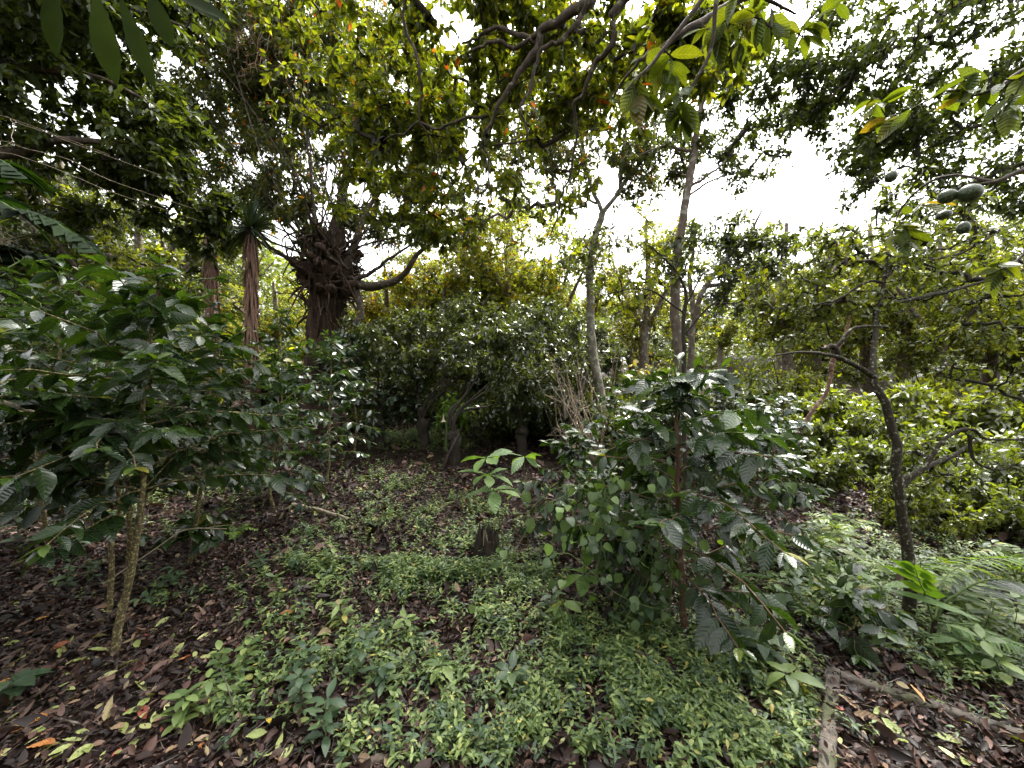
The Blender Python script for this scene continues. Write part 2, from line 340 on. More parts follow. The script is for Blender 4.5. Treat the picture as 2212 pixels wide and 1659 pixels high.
def grow(mbL, mbT, skel, blobs, leaf, rng, twig_r=.0035, sides=4, maxseg=.55, tmat=0, lmat=0):
    """skel: list of polylines (k,3). Twigs reach from the nearest wood to points of the blobs; leaves along them."""
    nodes = np.concatenate([curve(s, max(4, int(np.linalg.norm(np.diff(s, axis=0), axis=1).sum()/.25)+2)) for s in skel])
    tg = []
    for c, r, n in blobs:
        u = nrm(rng.normal(0, 1, (n, 3)))*(rng.random((n, 1))**(1/2.4))
        if n >= 50:                         # clumps, not an even cloud
            k = max(5, n//11); cc = nrm(rng.normal(0, 1, (k, 3)))*(rng.random((k, 1))**(1/2.6))*.82; w = rng.uniform(.2, .44, k); g = rng.integers(0, k, n); u = cc[g]+u*w[g][:, None]
        tg.append(c+u*r)
    tg = np.concatenate(tg); tg = tg[tg[:, 2] > hgt(tg[:, 0], tg[:, 1])+.12]
    tg = tg[np.linalg.norm(tg-np.array((0, 0, CAM_Z)), axis=1) > .75]
    d0 = np.array([np.min(((nodes-p)**2).sum(1)) for p in tg]); tg = tg[np.argsort(d0)]
    N0 = len(nodes); cap = N0+len(tg)*4
    A = np.empty((cap, 3)); A[:N0] = nodes; par = np.full(cap, -1); cnt = np.zeros(cap); nn = N0
    paths = []; pid = []
    for p in tg:
        j = int(np.argmin(((A[:nn]-p)**2).sum(1))); a = A[j]; dv = p-a; L = np.linalg.norm(dv)
        if L < .02: continue
        w = rng.normal(0, .10*L, (2, 3)); w[:, 2] += .05*L
        q = np.stack([a, a+dv*.33+w[0], a+dv*.67+w[1]*.8, p]); paths.append(q)
        prev = j
        for k in range(1, 4):
            A[nn] = q[k]; par[nn] = prev; prev = nn; nn += 1
        pid.append((nn-3, nn-1)); cnt[nn-1] = 1
    paths = np.array(paths)
    for k in range(nn-1, N0-1, -1):
        if par[k] >= N0: cnt[par[k]] += cnt[k]
    first = np.array([cnt[a] for a, b in pid]); last = np.array([cnt[b] for a, b in pid])
    r0 = twig_r*np.sqrt(first)*1.15; r1 = twig_r*np.sqrt(last)*.8
    tubes(mbT, paths, r0[:, None]+(r1-r0)[:, None]*np.linspace(0, 1, 4), sides, tmat, rng=rng)
    # leaves
    n = leaf['n']; Np = len(paths)
    seg = np.linalg.norm(paths[:, 3]-paths[:, 0], axis=1)
    t = rng.uniform(.1, 1.0, (Np, n))**.8
    s = t*3; i = np.minimum(s.astype(int), 2); f = (s-i)[..., None]; rows = np.arange(Np)[:, None]
    pos = paths[rows, i]*(1-f)+paths[rows, i+1]*f
    tdir = nrm(paths[:, 3]-paths[:, 2])[:, None]*np.ones((1, n, 1))
    sp = leaf.get('spread', .05)
    rd = rng.normal(0, 1, (Np, n, 3)); rd = nrm(rd-(rd*tdir).sum(-1, keepdims=True)*tdir)
    # small side twiglets carry the leaves away from the twig
    grp = max(1, n//6)
    cl = nrm(rng.normal(0, 1, (Np, 6, 3)))*rng.uniform(.2, 1.2, (Np, 6, 1))*sp
    gi = rng.integers(0, 6, (Np, n)); tt = rng.uniform(.15, 1, (Np, 6))
    ss = tt*3; ii = np.minimum(ss.astype(int), 2); ff = (ss-ii)[..., None]; root = paths[rows, ii]*(1-ff)+paths[rows, ii+1]*ff
    if sp > .04:
        endp = root+cl
        tubes(mbT, np.stack([root, (root+endp)/2+rng.normal(0, .1*sp, root.shape), endp], 2).reshape(-1, 3, 3), np.tile([twig_r*.6, twig_r*.5, twig_r*.35], (Np*6, 1)), 3, tmat, rng=rng)
        along = rng.uniform(.3, 1.05, (Np, n, 1))
        pos2 = root[rows, gi]+cl[rows, gi]*along
        use = rng.random((Np, n, 1)) < leaf.get('side', .7)
        pos = np.where(use, pos2, pos)
        tdir = np.where(use, nrm(cl)[rows, gi], tdir)
    d = nrm(tdir*.7+rd*.9+np.array((0, 0, -leaf.get('droop', .3))))
    nr = UP+rng.normal(0, leaf.get('tilt', .45), (Np, n, 3))
    L = leaf['L']*rng.uniform(.6, 1.25, Np*n)
    leaves(mbL, pos.reshape(-1, 3), d.reshape(-1, 3), nr.reshape(-1, 3), L, L*leaf['W']*rng.uniform(.8, 1.2, Np*n), leaf.get('lod', 2), leaf.get('prof', 'ellip'), rng.uniform(0, .3, Np*n), rng.uniform(.05, .5, Np*n), mat=lmat, rng=rng)

def tree(name, label, cat, base, trunk, limbs, blobs, leaf, seed, bark='limb', twig='twig_dark', group=None, twig_r=.0035, lobes=.08, sides=9, limb_sides=7, twig_sides=4, wig=.02, lmats=None):
    rng = np.random.default_rng(seed); t = thing(name, label, cat, base, group)
    tp = curve(trunk[0], max(8, len(trunk[0])*4), wig, rng); r = np.interp(np.linspace(0, 1, len(tp)), np.linspace(0, 1, len(trunk[1])), trunk[1])
    b = MB(); tubes(b, tp, r, sides, 0, lobes=lobes, rng=rng); b.build('trunk', M[bark], t)
    skel = [tp[len(tp)//3:]]
    for pts, ra in limbs:
        lp = curve(pts, max(8, len(pts)*4), wig*.7, rng); lr = np.interp(np.linspace(0, 1, len(lp)), np.linspace(0, 1, len(ra)), ra)
        b = MB(); tubes(b, lp, lr, limb_sides, 0, lobes=lobes*.6, rng=rng); b.build('limb', M[bark], t); skel.append(lp)
    b = MB(); grow(b, b, skel, blobs, leaf, rng, twig_r, twig_sides, tmat=1, lmat=0)
    b.build('crown', [M[leaf['mat']], M[twig]], t)
    return t

# ------------------------------------------------------------------ coffee shrubs
def coffee(label, stems, seed, z0=.5, pairs=13, blen=.75, L=.15, lod=0, wave=.05, far=False, group='coffee shrubs', parts=True, bark='coffee_bark', r=.018, inner=.25, droop=.75, sc=1.0, name='coffee_shrub', keep=None):
    rng = np.random.default_rng(seed); pairs = int(pairs*1.35); base = np.array(stems[0][0]); t = thing(name, label, 'coffee shrub', base, group)
    mat = M['coffee_far'] if far else M['coffee']
    allb = MB(); br = []
    for si, st in enumerate(stems):
        sp = curve(st, 24, .012, rng); rr = np.linspace(r if si == 0 else r*.7, r*.28, 24)
        b = MB(); tubes(b, sp, rr, 8, 0, lobes=.07, rng=rng); b.build('stem', M[bark], t)
        zb = sp[0, 2]; H = sp[-1, 2]-zb
        ts = np.linspace(min(.9, z0/max(H, .3)), .985, pairs); az = rng.uniform(0, 6.28)
        for k, tt in enumerate(ts):
            az += pi/2+rng.normal(0, .25)
            f = (k/(pairs-1)); bl = blen*(1.0-.72*f**1.6)*rng.uniform(.75, 1.15)*(.75+.25*min(1, f*5))
            p0 = sp[int(tt*23)]
            for sgn in (0, pi):
                a = az+sgn+rng.normal(0, .15)
                el = radians(rng.uniform(8, 30)+f*25)
                dirh = np.array((cos(a)*cos(el), sin(a)*cos(el), sin(el)))
                n = 7; s = np.linspace(0, 1, n)[:, None]*bl
                path = p0+dirh*s+np.array((0, 0, -1))*droop*(s**2)*rng.uniform(.6, 1.1)*.9+np.cumsum(rng.normal(0, .012, (n, 3)), 0)*(s > 0)
                if keep is not None and not keep(path[-1]): continue
                b = MB()
                tubes(b, path, np.linspace(.0055, .0022, n)*(r/.018)**.5, 4, 1, rng=rng)
                npair = max(2, int(bl*(1-inner*(1-f))/.054/sc)); q = np.linspace(inner*(1-f)+.05, 1.0, npair)
                ii = np.minimum((q*(n-1)).astype(int), n-2); ff = (q*(n-1)-ii)[:, None]
                pp = path[ii]*(1-ff)+path[ii+1]*ff; td = nrm(path[ii+1]-path[ii])
                side = nrm(np.cross(td, UP))
                for sg in (-1, 1):
                    keepm = rng.random(npair) > .15
                    d = td*rng.uniform(.25, .8, (npair, 1))+sg*side*rng.uniform(.7, 1.1, (npair, 1))+np.array((0, 0, -1))*rng.uniform(-.15, 1.0, (npair, 1))
                    nr = UP+rng.normal(0, .5, (npair, 3))
                    LL = L*.94*rng.uniform(.6, 1.25, npair)*np.where(q > .9, .75, 1)
                    g = keepm
                    leaves(b, pp[g], d[g], nr[g], LL[g], LL[g]*rng.uniform(.38, .48, g.sum()), lod, 'ellip', rng.uniform(.05, .4, g.sum()), rng.uniform(.1, .45, g.sum()), wave if lod == 0 else 0, 0, np.clip(rng.random(g.sum())*.8+.25*f*rng.random(g.sum()), 0, 1), rng)
                # tip pair
                leaves(b, path[-1:].repeat(2, 0), np.stack([td[-1]+side[-1]*.5, td[-1]-side[-1]*.5])+UP*.2, UP+rng.normal(0, .3, (2, 3)), L*.55, L*.22, lod, 'ellip', .15, .3, wave if lod == 0 else 0, 0, rng.uniform(.8, 1, 2), rng)
                if parts: b.build('branch', [mat, M['green_stem'] if f > .6 else M[bark]], t)
                else: br.append(b)
        # crown tuft
        b = MB(); a = rng.uniform(0, 6.28, 8); d = np.stack([np.cos(a), np.sin(a), rng.uniform(-.1, .7, 8)], -1)
        leaves(b, sp[-1:].repeat(8, 0)-UP*rng.uniform(0, .06, (8, 1)), d, UP+rng.normal(0, .25, (8, 3)), L*rng.uniform(.6, 1, 8), L*.36, lod, 'ellip', .2, .3, wave if lod == 0 else 0, 0, rng.uniform(.5, 1, 8), rng)
        if parts: b.build('leaf_tuft', [mat], t)
        else: br.append(b)
    if not parts:
        b = MB()
        for x in br:
            for v, q, uv, r_, m_ in zip(x.v, x.q, x.uv, x.r, x.m): pass
        off = 0
        for x in br:
            V = np.concatenate(x.v); Q = np.concatenate(x.q); b.add(V, Q, np.concatenate(x.uv), np.concatenate(x.r), 0); b.m[-1] = np.concatenate(x.m)
        b.build('foliage', [mat, M[bark]], t)
    return t

def stem_from(base, top, lean=.06, seed=0):
    rng = np.random.default_rng(seed); base = np.array(base); top = np.array(top)
    return [base, base*.66+top*.34+rng.normal(0, lean, 3)*(1, 1, 0), base*.33+top*.67+rng.normal(0, lean, 3)*(1, 1, 0), top]

# ================================================================== LARGE TREES
# tree whose limbs hang over the path; its trunk stands just right of the picture
def PP(l, D0=None): return [P(*a) for a in l]
def L3(l, D, dD=0): return [P(x, y, D+dD*i/max(1, len(l)-1)) for i, (x, y) in enumerate(l)]
b0 = gp(3.5, 1.3); tr = [b0, b0+(0, .1, 1.6), b0+(-.15, .25, 3.2), b0+(-.4, .5, 5.2)]
lf = dict(mat='canopy', L=.092, W=.44, n=19, lod=1, spread=.10, side=.6, droop=.45, tilt=.5)
tree('overhanging_tree', 'spreading tree whose dark crooked limbs hang down from above over the path', 'tree', b0, (tr, [.17, .15, .13, .09]),
 [([b0+(-.3, .4, 4.6), P(1330, -60, 3.2)]+L3([(1276, 0), (1209, 37), (1172, 67), (1156, 114), (1126, 157), (1099, 198), (1075, 234), (1049, 285), (1045, 311), (1052, 342), (1059, 412), (1065, 452)], 3.3, .6), [0.0612, 0.054, 0.04464, 0.036, 0.0324, 0.0288, 0.02448, 0.0216, 0.01584, 0.01296, 0.01008, 0.0072, 0.00504]),
  (L3([(1274, 2), (1255, 40), (1235, 68), (1205, 92), (1169, 114), (1152, 177), (1119, 244), (1136, 278), (1142, 318)], 3.28, .3), [0.0288, 0.02592, 0.02448, 0.0216, 0.01872, 0.0144, 0.01224, 0.00936, 0.00648]),
  (L3([(1172, 67), (1142, 87), (1109, 74), (1075, 64), (1042, 74), (1000, 95)], 3.45, .2), [0.02448, 0.02376, 0.0216, 0.01872, 0.0144, 0.00864]),
  (L3([(1156, 95), (1109, 100), (1075, 87), (1042, 97), (1010, 120)], 3.5, .1), [0.02016, 0.01872, 0.01728, 0.0144, 0.00864]),
  ([b0+(-.35, .45, 4.8)]+L3([(1400, -40), (1320, 90), (1290, 134), (1253, 208), (1239, 241), (1243, 301), (1233, 378), (1216, 415), (1203, 479), (1172, 529)], 3.0, .9), [0.0432, 0.036, 0.02448, 0.0216, 0.01728, 0.01512, 0.01224, 0.01008, 0.00864, 0.00648, 0.00432]),
  (L3([(1055, 248), (988, 261), (941, 275), (908, 268), (868, 291), (824, 301)], 3.8, .3), [0.01584, 0.0144, 0.01296, 0.01152, 0.00864, 0.00576]),
  ([b0+(-.35, .5, 5.0), P(1150, -200, 3.4)]+L3([(881, -20), (905, 134), (908, 201), (911, 265), (928, 295), (948, 342), (958, 429)], 3.6, .6), [0.0432, 0.0288, 0.01584, 0.01368, 0.01224, 0.0108, 0.00864, 0.0072, 0.00432]),
  ([b0+(-.2, .2, 4.0), P(1700, -40, 2.3)]+L3([(1481, 67), (1390, 131), (1323, 208)], 2.2, .2), [0.036, 0.0252, 0.01584, 0.01224, 0.00648]),
  (L3([(1160, 300), (1030, 330), (960, 420), (900, 470), (830, 500)], 4.3, .5), [0.0108, 0.00936, 0.00792, 0.00648, 0.00432]),
 ],
 [PB(790, 150, 5.0, 250, 210, 1.4, 390), PB(1030, 110, 4.6, 250, 160, 1.3, 380), PB(880, 340, 5.0, 220, 150, 1.0, 270), PB(1290, 110, 4.2, 240, 150, 1.0, 280),
  PB(1080, 330, 4.1, 150, 150, .6, 40), PB(1240, 420, 4.3, 110, 150, .6, 16), PB(1490, 90, 3.2, 180, 120, .6, 110), PB(1180, 230, 4.6, 260, 130, .8, 80), PB(960, 480, 4.8, 190, 70, .6, 80), PB(1400, 200, 3.2, 120, 70, .4, 20), PB(1000, -160, 3.6, 560, 130, 1.2, 130)],
 lf, 11, twig_r=.0028, wig=.03, lobes=.12)

# broad pointed leaves close above, on their own drooping branch
b0 = gp(1.9, .35)
tree('young_avocado_tree', 'avocado sapling with big drooping olive leaves close above the path', 'tree', b0, ([b0, b0+(.0, .1, 1.5), b0+(-.1, .3, 2.9), P(1560, -60, 1.9)], [.035, .03, .024, .016]),
 [(L3([(1560, -60), (1470, 60), (1400, 150), (1350, 195)], 1.9, -.05), [.014, .011, .008, .004]), (L3([(1560, -60), (1540, 90), (1500, 180), (1475, 215)], 1.9, .05), [.012, .009, .007, .004]), (L3([(1560, -60), (1640, -10), (1720, 30)], 1.9), [.012, .01, .005])],
 [PB(1360, 225, 1.95, 40, 40, .10, 3), PB(1478, 225, 2.0, 40, 35, .12, 3), PB(1560, 60, 2.2, 130, 60, .2, 6), PB(1420, 110, 2.1, 90, 70, .2, 3), PB(1740, 30, 2.2, 110, 40, .2, 5)],
 dict(mat='avo', L=.15, W=.44, n=6, lod=0, spread=.03, side=0, droop=1.0, tilt=.4), 12, twig_r=.003, wig=.01)

# canopy at upper right
b0 = gp(7.2, 4.6)
tree('right_canopy_tree', 'tall tree with small dull leaves and black branches filling the upper right against white sky', 'tree', b0, ([b0, b0+(-.1, 0, 2.5), b0+(-.3, 0, 5), b0+(-.6, 0, 7.5)], [.2, .18, .15, .1]),
 [([b0+(-.3, 0, 5.2), P(2330, -20, 4.7)]+L3([(2120, 0), (2033, 27), (2020, 64), (1939, 97), (1889, 127), (1855, 157), (1790, 215)], 4.7, .2), [.09, .06, .045, .04, .033, .025, .02, .015, .008]),
  ([b0+(-.3, 0, 4.4), P(2300, 170, 4.7)]+L3([(2212, 214), (2140, 262), (2070, 290), (1990, 330), (1900, 390)], 4.7, .3), [.06, .04, .03, .025, .018, .012, .007]),
  ([b0+(-.3, 0, 4.0)]+L3([(2300, 330), (2212, 350), (2100, 395), (2000, 440)], 4.8), [.05, .03, .022, .015, .007]),
  ([b0+(-.4, 0, 6.0)]+L3([(2100, -150), (1900, -60), (1760, 30), (1700, 130)], 4.9, .4), [.07, .05, .035, .022, .009])],
 [PB(1930, 110, 5, 310, 150, 1.2, 330), PB(2060, 290, 5, 220, 160, 1.2, 250), PB(1880, 320, 5.1, 130, 120, .8, 150), PB(1840, 240, 5.2, 110, 90, .7, 90), PB(1740, 150, 5.3, 140, 130, .8, 120), PB(2170, 430, 5, 120, 110, .8, 80), PB(2020, 420, 5, 120, 80, .8, 60), PB(1980, -140, 5, 420, 120, 1.3, 130)],
 dict(mat='canopy_dark', L=.095, W=.42, n=17, lod=2, spread=.12, side=.75, droop=.25, tilt=.6), 13, twig_r=.003, wig=.03, lobes=.12)

# avocado branch with fruit, right
b0 = gp(3.3, 1.35)
tree('avocado_tree', 'avocado branch reaching in from the right with hanging green fruit and broad yellowing leaves', 'tree', b0, ([b0, b0+(0, .1, 1.5), b0+(-.2, .2, 2.8)], [.06, .05, .03]),
 [([b0+(-.15, .18, 2.4), P(2300, 360, 1.7), P(2150, 392, 1.7), P(2085, 402, 1.72)], [.02, .012, .008, .004]), ([b0+(-.1, .1, 2.5), P(2290, 150, 1.9), P(2150, 190, 1.9), P(2090, 215, 1.95)], [.02, .012, .008, .004]), ([b0+(-.1, .1, 2.0), P(2290, 540, 1.9), P(2170, 575, 1.9)], [.012, .008, .004]),
  ([P(2150, 392, 1.7), P(2050, 380, 1.9), P(1960, 430, 2.2), P(1930, 500, 2.3)], [.007, .006, .005, .003])],
 [PB(2100, 185, 1.95, 60, 35, .12, 4), PB(2190, 200, 1.8, 40, 60, .1, 3), PB(1945, 470, 2.3, 45, 70, .15, 6), PB(2150, 580, 1.95, 30, 25, .08, 2), PB(1930, 210, 2.3, 60, 60, .2, 4)],
 dict(mat='avo', L=.15, W=.42, n=5, lod=0, spread=.02, side=0, droop=.7, tilt=.5), 14, twig_r=.0026, wig=.01)

# dark tree at upper left
b0 = gp(-6.6, 4.3)
tree('dark_left_tree', 'dense dark leafy tree filling the upper left corner', 'tree', b0, ([b0, b0+(.1, 0, 2), b0+(.3, .1, 4), b0+(.9, .2, 6)], [.2, .18, .15, .1]),
 [([b0+(.3, .1, 3.6), P(20, 330, 4.6), P(150, 300, 4.7), P(300, 330, 4.9), P(400, 420, 5.2)], [.08, .06, .04, .025, .01]), ([b0+(.5, .1, 4.6), P(60, 150, 4.5), P(220, 170, 4.6), P(360, 240, 4.9)], [.07, .05, .03, .01]), ([b0+(.7, .1, 5.4), P(100, -20, 4.4), P(280, 20, 4.5), P(400, 60, 4.7)], [.07, .05, .03, .01])],
 [PB(150, 200, 4.9, 260, 220, 1.4, 360), PB(320, 320, 5.2, 130, 150, 1, 170), PB(50, 60, 4.5, 240, 210, 1.2, 250), PB(400, 470, 5.8, 130, 80, .8, 110), PB(230, -120, 4.5, 350, 150, 1.2, 130), PB(60, 400, 5.4, 240, 130, .9, 190), PB(300, 80, 5, 130, 120, 1, 90)],
 dict(mat='canopy_dark', L=.115, W=.42, n=22, lod=1, spread=.12, side=.6, droop=.4, tilt=.5), 15, twig_r=.003, wig=.03)

# close slender plant with long strap leaves, top left
b0 = gp(-2.6, .7)
t = thing('strap_leaved_plant', 'tall plant with long drooping strap leaves hanging in at the top left corner', 'plant', b0)
rng = np.random.default_rng(5)
st = curve([b0, b0+(.1, .1, 1.5), P(-60, -120, 1.1), P(200, -50, 1.15), P(330, -45, 1.2)], 26, .005, rng); b = MB(); tubes(b, st, np.linspace(.016, .004, 26), 7); b.build('stem', M['green_stem'], t)
for px, py, D, dx, dy, L, wd in ((205, -30, 1.15, .02, -1, .26, .07), (255, -20, 1.18, .25, -1, .27, .05), (318, -30, 1.2, .3, -1, .17, .055), (345, -25, 1.2, 1, -.25, .2, .05), (370, -30, 1.25, .9, -.5, .16, .05), (120, -60, 1.1, -.3, -1, .22, .06)):
    b = MB(); leaves(b, P(px, py, D), np.array((dx, .15, dy)), np.array((.2, -.8, .3)), L, wd, 0, 'obov', .12, .2, .02, rng=rng); b.build('leaf', M['strap'], t)

# the old pollard
D = 8.0; b0 = gp(-3.95, D); h0 = b0[2]; rng = np.random.default_rng(21)
t = thing('old_pollard_tree', 'massive old pollarded tree with shaggy fibrous trunk, knobbly head and fan of thin shoots', 'tree', b0)
pts = curve([b0-(0, 0, .1), P(692, 850, D), P(698, 740, D), P(703, 680, D), P(712, 625, D), P(716, 585, D), P(728, 520, D), P(742, 430, D), P(750, 340, D)], 44, .03, rng)
rad = np.interp(np.linspace(0, 1, 44), np.linspace(0, 1, 9), [.44, .36, .29, .28, .33, .44, .17, .10, .05])
b = MB(); tubes(b, pts, rad, 40, lobes=.20, rng=rng, vscale=6)
for k in range(70):   # fibrous roots hanging down the bark
    i = rng.integers(6, 30); a = rng.uniform(0, 6.28); n = 8; ln = rng.uniform(.4, 1.4)
    z = np.linspace(0, 1, n); rr = rad[i]*rng.uniform(.96, 1.12)
    q = pts[i]+np.stack([np.cos(a+z*rng.normal(0, .3))*rr, np.sin(a+z*rng.normal(0, .3))*rr, -z*ln], -1)+rng.normal(0, .02, (n, 3))
    tubes(b, q, np.linspace(.022, .010, n)*rng.uniform(.5, 1.2), 5, rng=rng)
for k in range(22):   # cut stubs on the head
    a = rng.uniform(0, 6.28); p = P(714, rng.uniform(555, 640), D)+np.array((cos(a), sin(a), 0))*rng.uniform(.34, .46)
    d = np.array((cos(a), sin(a), rng.uniform(.1, 1.0))); L = rng.uniform(.12, .35)
    q = curve([p, p+d*L*.6+rng.normal(0, .04, 3), p+d*L], 7, .015, rng); tubes(b, q, np.array([.10, .11, .10, .085, .075, .07, .01])*rng.uniform(.5, 1.0), 9, lobes=.35, rng=rng)
for k in range(190):  # tangle of twisted roots and dead shoots round the head
    a = rng.uniform(0, 6.28); p = P(710, rng.uniform(500, 680), D)+np.array((cos(a), sin(a), 0))*rng.uniform(.22, .46)
    d = np.array((cos(a)*.55, sin(a)*.55, rng.uniform(-1.0, 1.2))); L = rng.uniform(.2, .9)
    q = curve([p, p+d*L*.5+rng.normal(0, .10, 3), p+d*L+rng.normal(0, .12, 3)], 8, .02, rng); tubes(b, q, np.linspace(.026, .006, 8)*rng.uniform(.5, 1.6), 5, rng=rng)
b.build('trunk', M['old_bark'], t)
skel = [pts[30:]]
for lp, ra in (([(752, 606), (790, 618), (835, 612), (870, 592), (890, 562), (915, 535), (960, 500)], [.10, .085, .07, .06, .05, .035, .015]), ([(742, 600), (762, 545), (775, 500), (800, 440), (850, 380)], [.085, .075, .06, .045, .02]),
               ([(765, 625), (775, 650), (778, 685), (762, 702), (735, 705)], [.07, .075, .07, .06, .03]), ([(770, 605), (800, 590), (840, 560), (900, 520)], [.05, .04, .03, .015]), ([(690, 600), (640, 570), (560, 520), (460, 470)], [.06, .045, .03, .012])):
    c_ = curve(L3(lp, D-.15, -.2), 20, .02, rng); b = MB(); tubes(b, c_, np.interp(np.linspace(0, 1, 20), np.linspace(0, 1, len(ra)), ra), 9, lobes=.15, rng=rng); b.build('limb', M['limb'], t); skel.append(c_)
b = MB(); bare = []
for ex, ey in ((330, 60), (370, 0), (430, -30), (470, 20), (510, -60), (560, -80), (600, -100), (640, -60), (680, -120), (720, -100), (760, -60), (800, 0), (840, 60), (345, 180), (325, 290), (370, 350), (420, 400), (450, 250), (880, 200), (900, 330), (880, 420), (620, 130), (560, 200), (510, 140), (660, 260), (600, 320), (540, 380), (480, 440), (400, 120), (440, 330), (700, 60), (640, 60), (580, 60), (520, 280), (770, 180), (800, 280), (900, 520), (930, 470)):
    e = P(ex+rng.normal(0, 12), ey+rng.normal(0, 12), D+rng.uniform(-1.2, 1.0)); s0 = P(716+rng.normal(0, 34), 575+rng.normal(0, 18), D+rng.uniform(-.4, .1))
    mid = (s0+e)/2+np.array((rng.normal(0, .15), 0, rng.uniform(-.35, .1))); c_ = curve([s0, mid, e], 16, .03, rng); skel.append(c_)
    tubes(b, c_, np.linspace(.024, .006, 16)*rng.uniform(.5, 1.2), 5, rng=rng)
b.build('shoot_fan', M['limb'], t)
b = MB(); grow(b, b, skel, [PB(470, 180, D, 140, 190, 1.3, 400), PB(600, 60, D, 180, 170, 1.3, 420), PB(690, 230, D+.3, 170, 230, 1.2, 460), PB(400, 330, D, 110, 110, 1, 170), PB(560, 400, D, 130, 100, 1, 170), PB(640, 480, D-.3, 60, 60, .6, 55), PB(770, 480, D+.2, 60, 70, .6, 50), PB(500, 520, D, 70, 50, .6, 50), PB(860, 440, D+.4, 120, 100, 1, 120), PB(880, 220, D+.6, 160, 230, 1.2, 330), PB(930, 500, D, 60, 60, .6, 18), PB(640, -120, D, 330, 130, 1.5, 110)],
     dict(L=.125, W=.38, n=34, spread=.24, side=.8, droop=.3, tilt=.6), rng, .005, 4, tmat=1)
b.build('crown', [M['canopy_grey'], M['limb']], t)
b = MB()
for k in range(150):
    p = P(560+rng.normal(0, 26), 55+rng.normal(0, 55), D-.6+rng.normal(0, .3)); n = 6
    q = p+np.cumsum(rng.normal(0, .05, (n, 3)), 0)+np.array((0, 0, -1))*np.linspace(0, rng.uniform(.1, .5), n)[:, None]
    tubes(b, q, np.linspace(.008, .003, n), 3, rng=rng)
b.build('dead_vine', M['dry'], t)

# things growing on the pollard
o_ = P(705, 772, D-.42); t = thing('bromeliad', 'spiky grey green air plant perched low on the shaggy pollard trunk', 'plant', o_)
b = MB(); n = 60; a = rng.uniform(0, 6.28, n); el = rng.uniform(.1, 1.3, n)
leaves(b, np.tile(o_, (n, 1))+rng.normal(0, .06, (n, 3)), np.stack([np.cos(a)*np.cos(el), np.sin(a)*np.cos(el)-.3, np.sin(el)], -1), UP+rng.normal(0, .3, (n, 3)), rng.uniform(.3, .5, n), .035, 1, 'sword', .35, .3, rng=rng); b.build('leaf_rosette', M['pale'], t)
b = MB()
for k in range(80):
    q = o_+rng.normal(0, .09, 3)+np.stack([rng.normal(0, .03, 6).cumsum(), rng.normal(0, .03, 6).cumsum(), -np.linspace(0, rng.uniform(.1, .45), 6)], -1); tubes(b, q, np.full(6, .008), 3, rng=rng)
b.build('root_mass', M['char'], t)
b0 = gp(-3.2, 7.1); tree('climbing_fig', 'blue green leafy creeper hanging against the right side of the shaggy pollard trunk', 'creeper', b0, ([b0, P(735, 860, 7.2), P(725, 760, 7.3), P(735, 700, 7.3)], [.02, .02, .015, .008]), [], [PB(752, 730, 7.2, 55, 55, .35, 48), PB(740, 830, 7.1, 65, 60, .3, 36), PB(700, 850, 7.1, 40, 50, .3, 16)], dict(mat='coffee_far', L=.11, W=.42, n=16, lod=1, spread=.1, side=.7, droop=.5), 22, bark='twig_dark')

# trunked spiky plants
def yucca(name, label, px, py, D, r, seed, size, nl=90, skirt=1.3):
    rng = np.random.default_rng(seed); top = P(px, py, D); b0 = gp(top[0], D); t = thing(name, label, 'palm', b0, 'spiky palms on shaggy stems')
    p = curve([b0, b0*.5+top*.5+(.03, 0, 0), top], 26, .015, rng); b = MB(); tubes(b, p, np.linspace(r*1.1, r*.8, 26), 12, lobes=.15, rng=rng); b.build('trunk', M['old_bark'], t)
    b = MB(); n = 420; z = rng.uniform(.0, 1, n)**.8; i = (8+z*17).astype(int).clip(0, 25); a = rng.uniform(0, 6.28, n)
    dirs = np.stack([np.cos(a)*.10, np.sin(a)*.10, -np.ones(n)], -1); nn = np.stack([np.cos(a), np.sin(a), .1*np.ones(n)], -1)
    leaves(b, p[i]+nn*r*.85, dirs+rng.normal(0, .05, (n, 3)), nn, rng.uniform(.25, .6, n), rng.uniform(.02, .045, n), 1, 'sword', -.05, .4, rng=rng); b.build('dry_leaf_skirt', M['dry'], t)
    b = MB(); a = rng.uniform(0, 6.28, nl); el = rng.uniform(-.75, 1.45, nl)
    d = np.stack([np.cos(a)*np.cos(el), np.sin(a)*np.cos(el), np.sin(el)], -1)
    leaves(b, np.tile(top, (nl, 1))+d*.06, d, UP+rng.normal(0, .15, (nl, 3))+d*(-.3), size*rng.uniform(.7, 1.1, nl), .05, 1, 'sword', .10, .35, rng=rng); b.build('leaf_rosette', M['sword'], t)
yucca('spiky_palm', 'spiky palm with rosette and pinkish shaggy stem, nearer the pollard', 541, 492, 7.0, .085, 31, .62, nl=130)
yucca('spiky_palm', 'spiky palm with shaggy stem farther from the pollard, mostly behind leaves', 455, 478, 7.6, .085, 32, .6, nl=120)

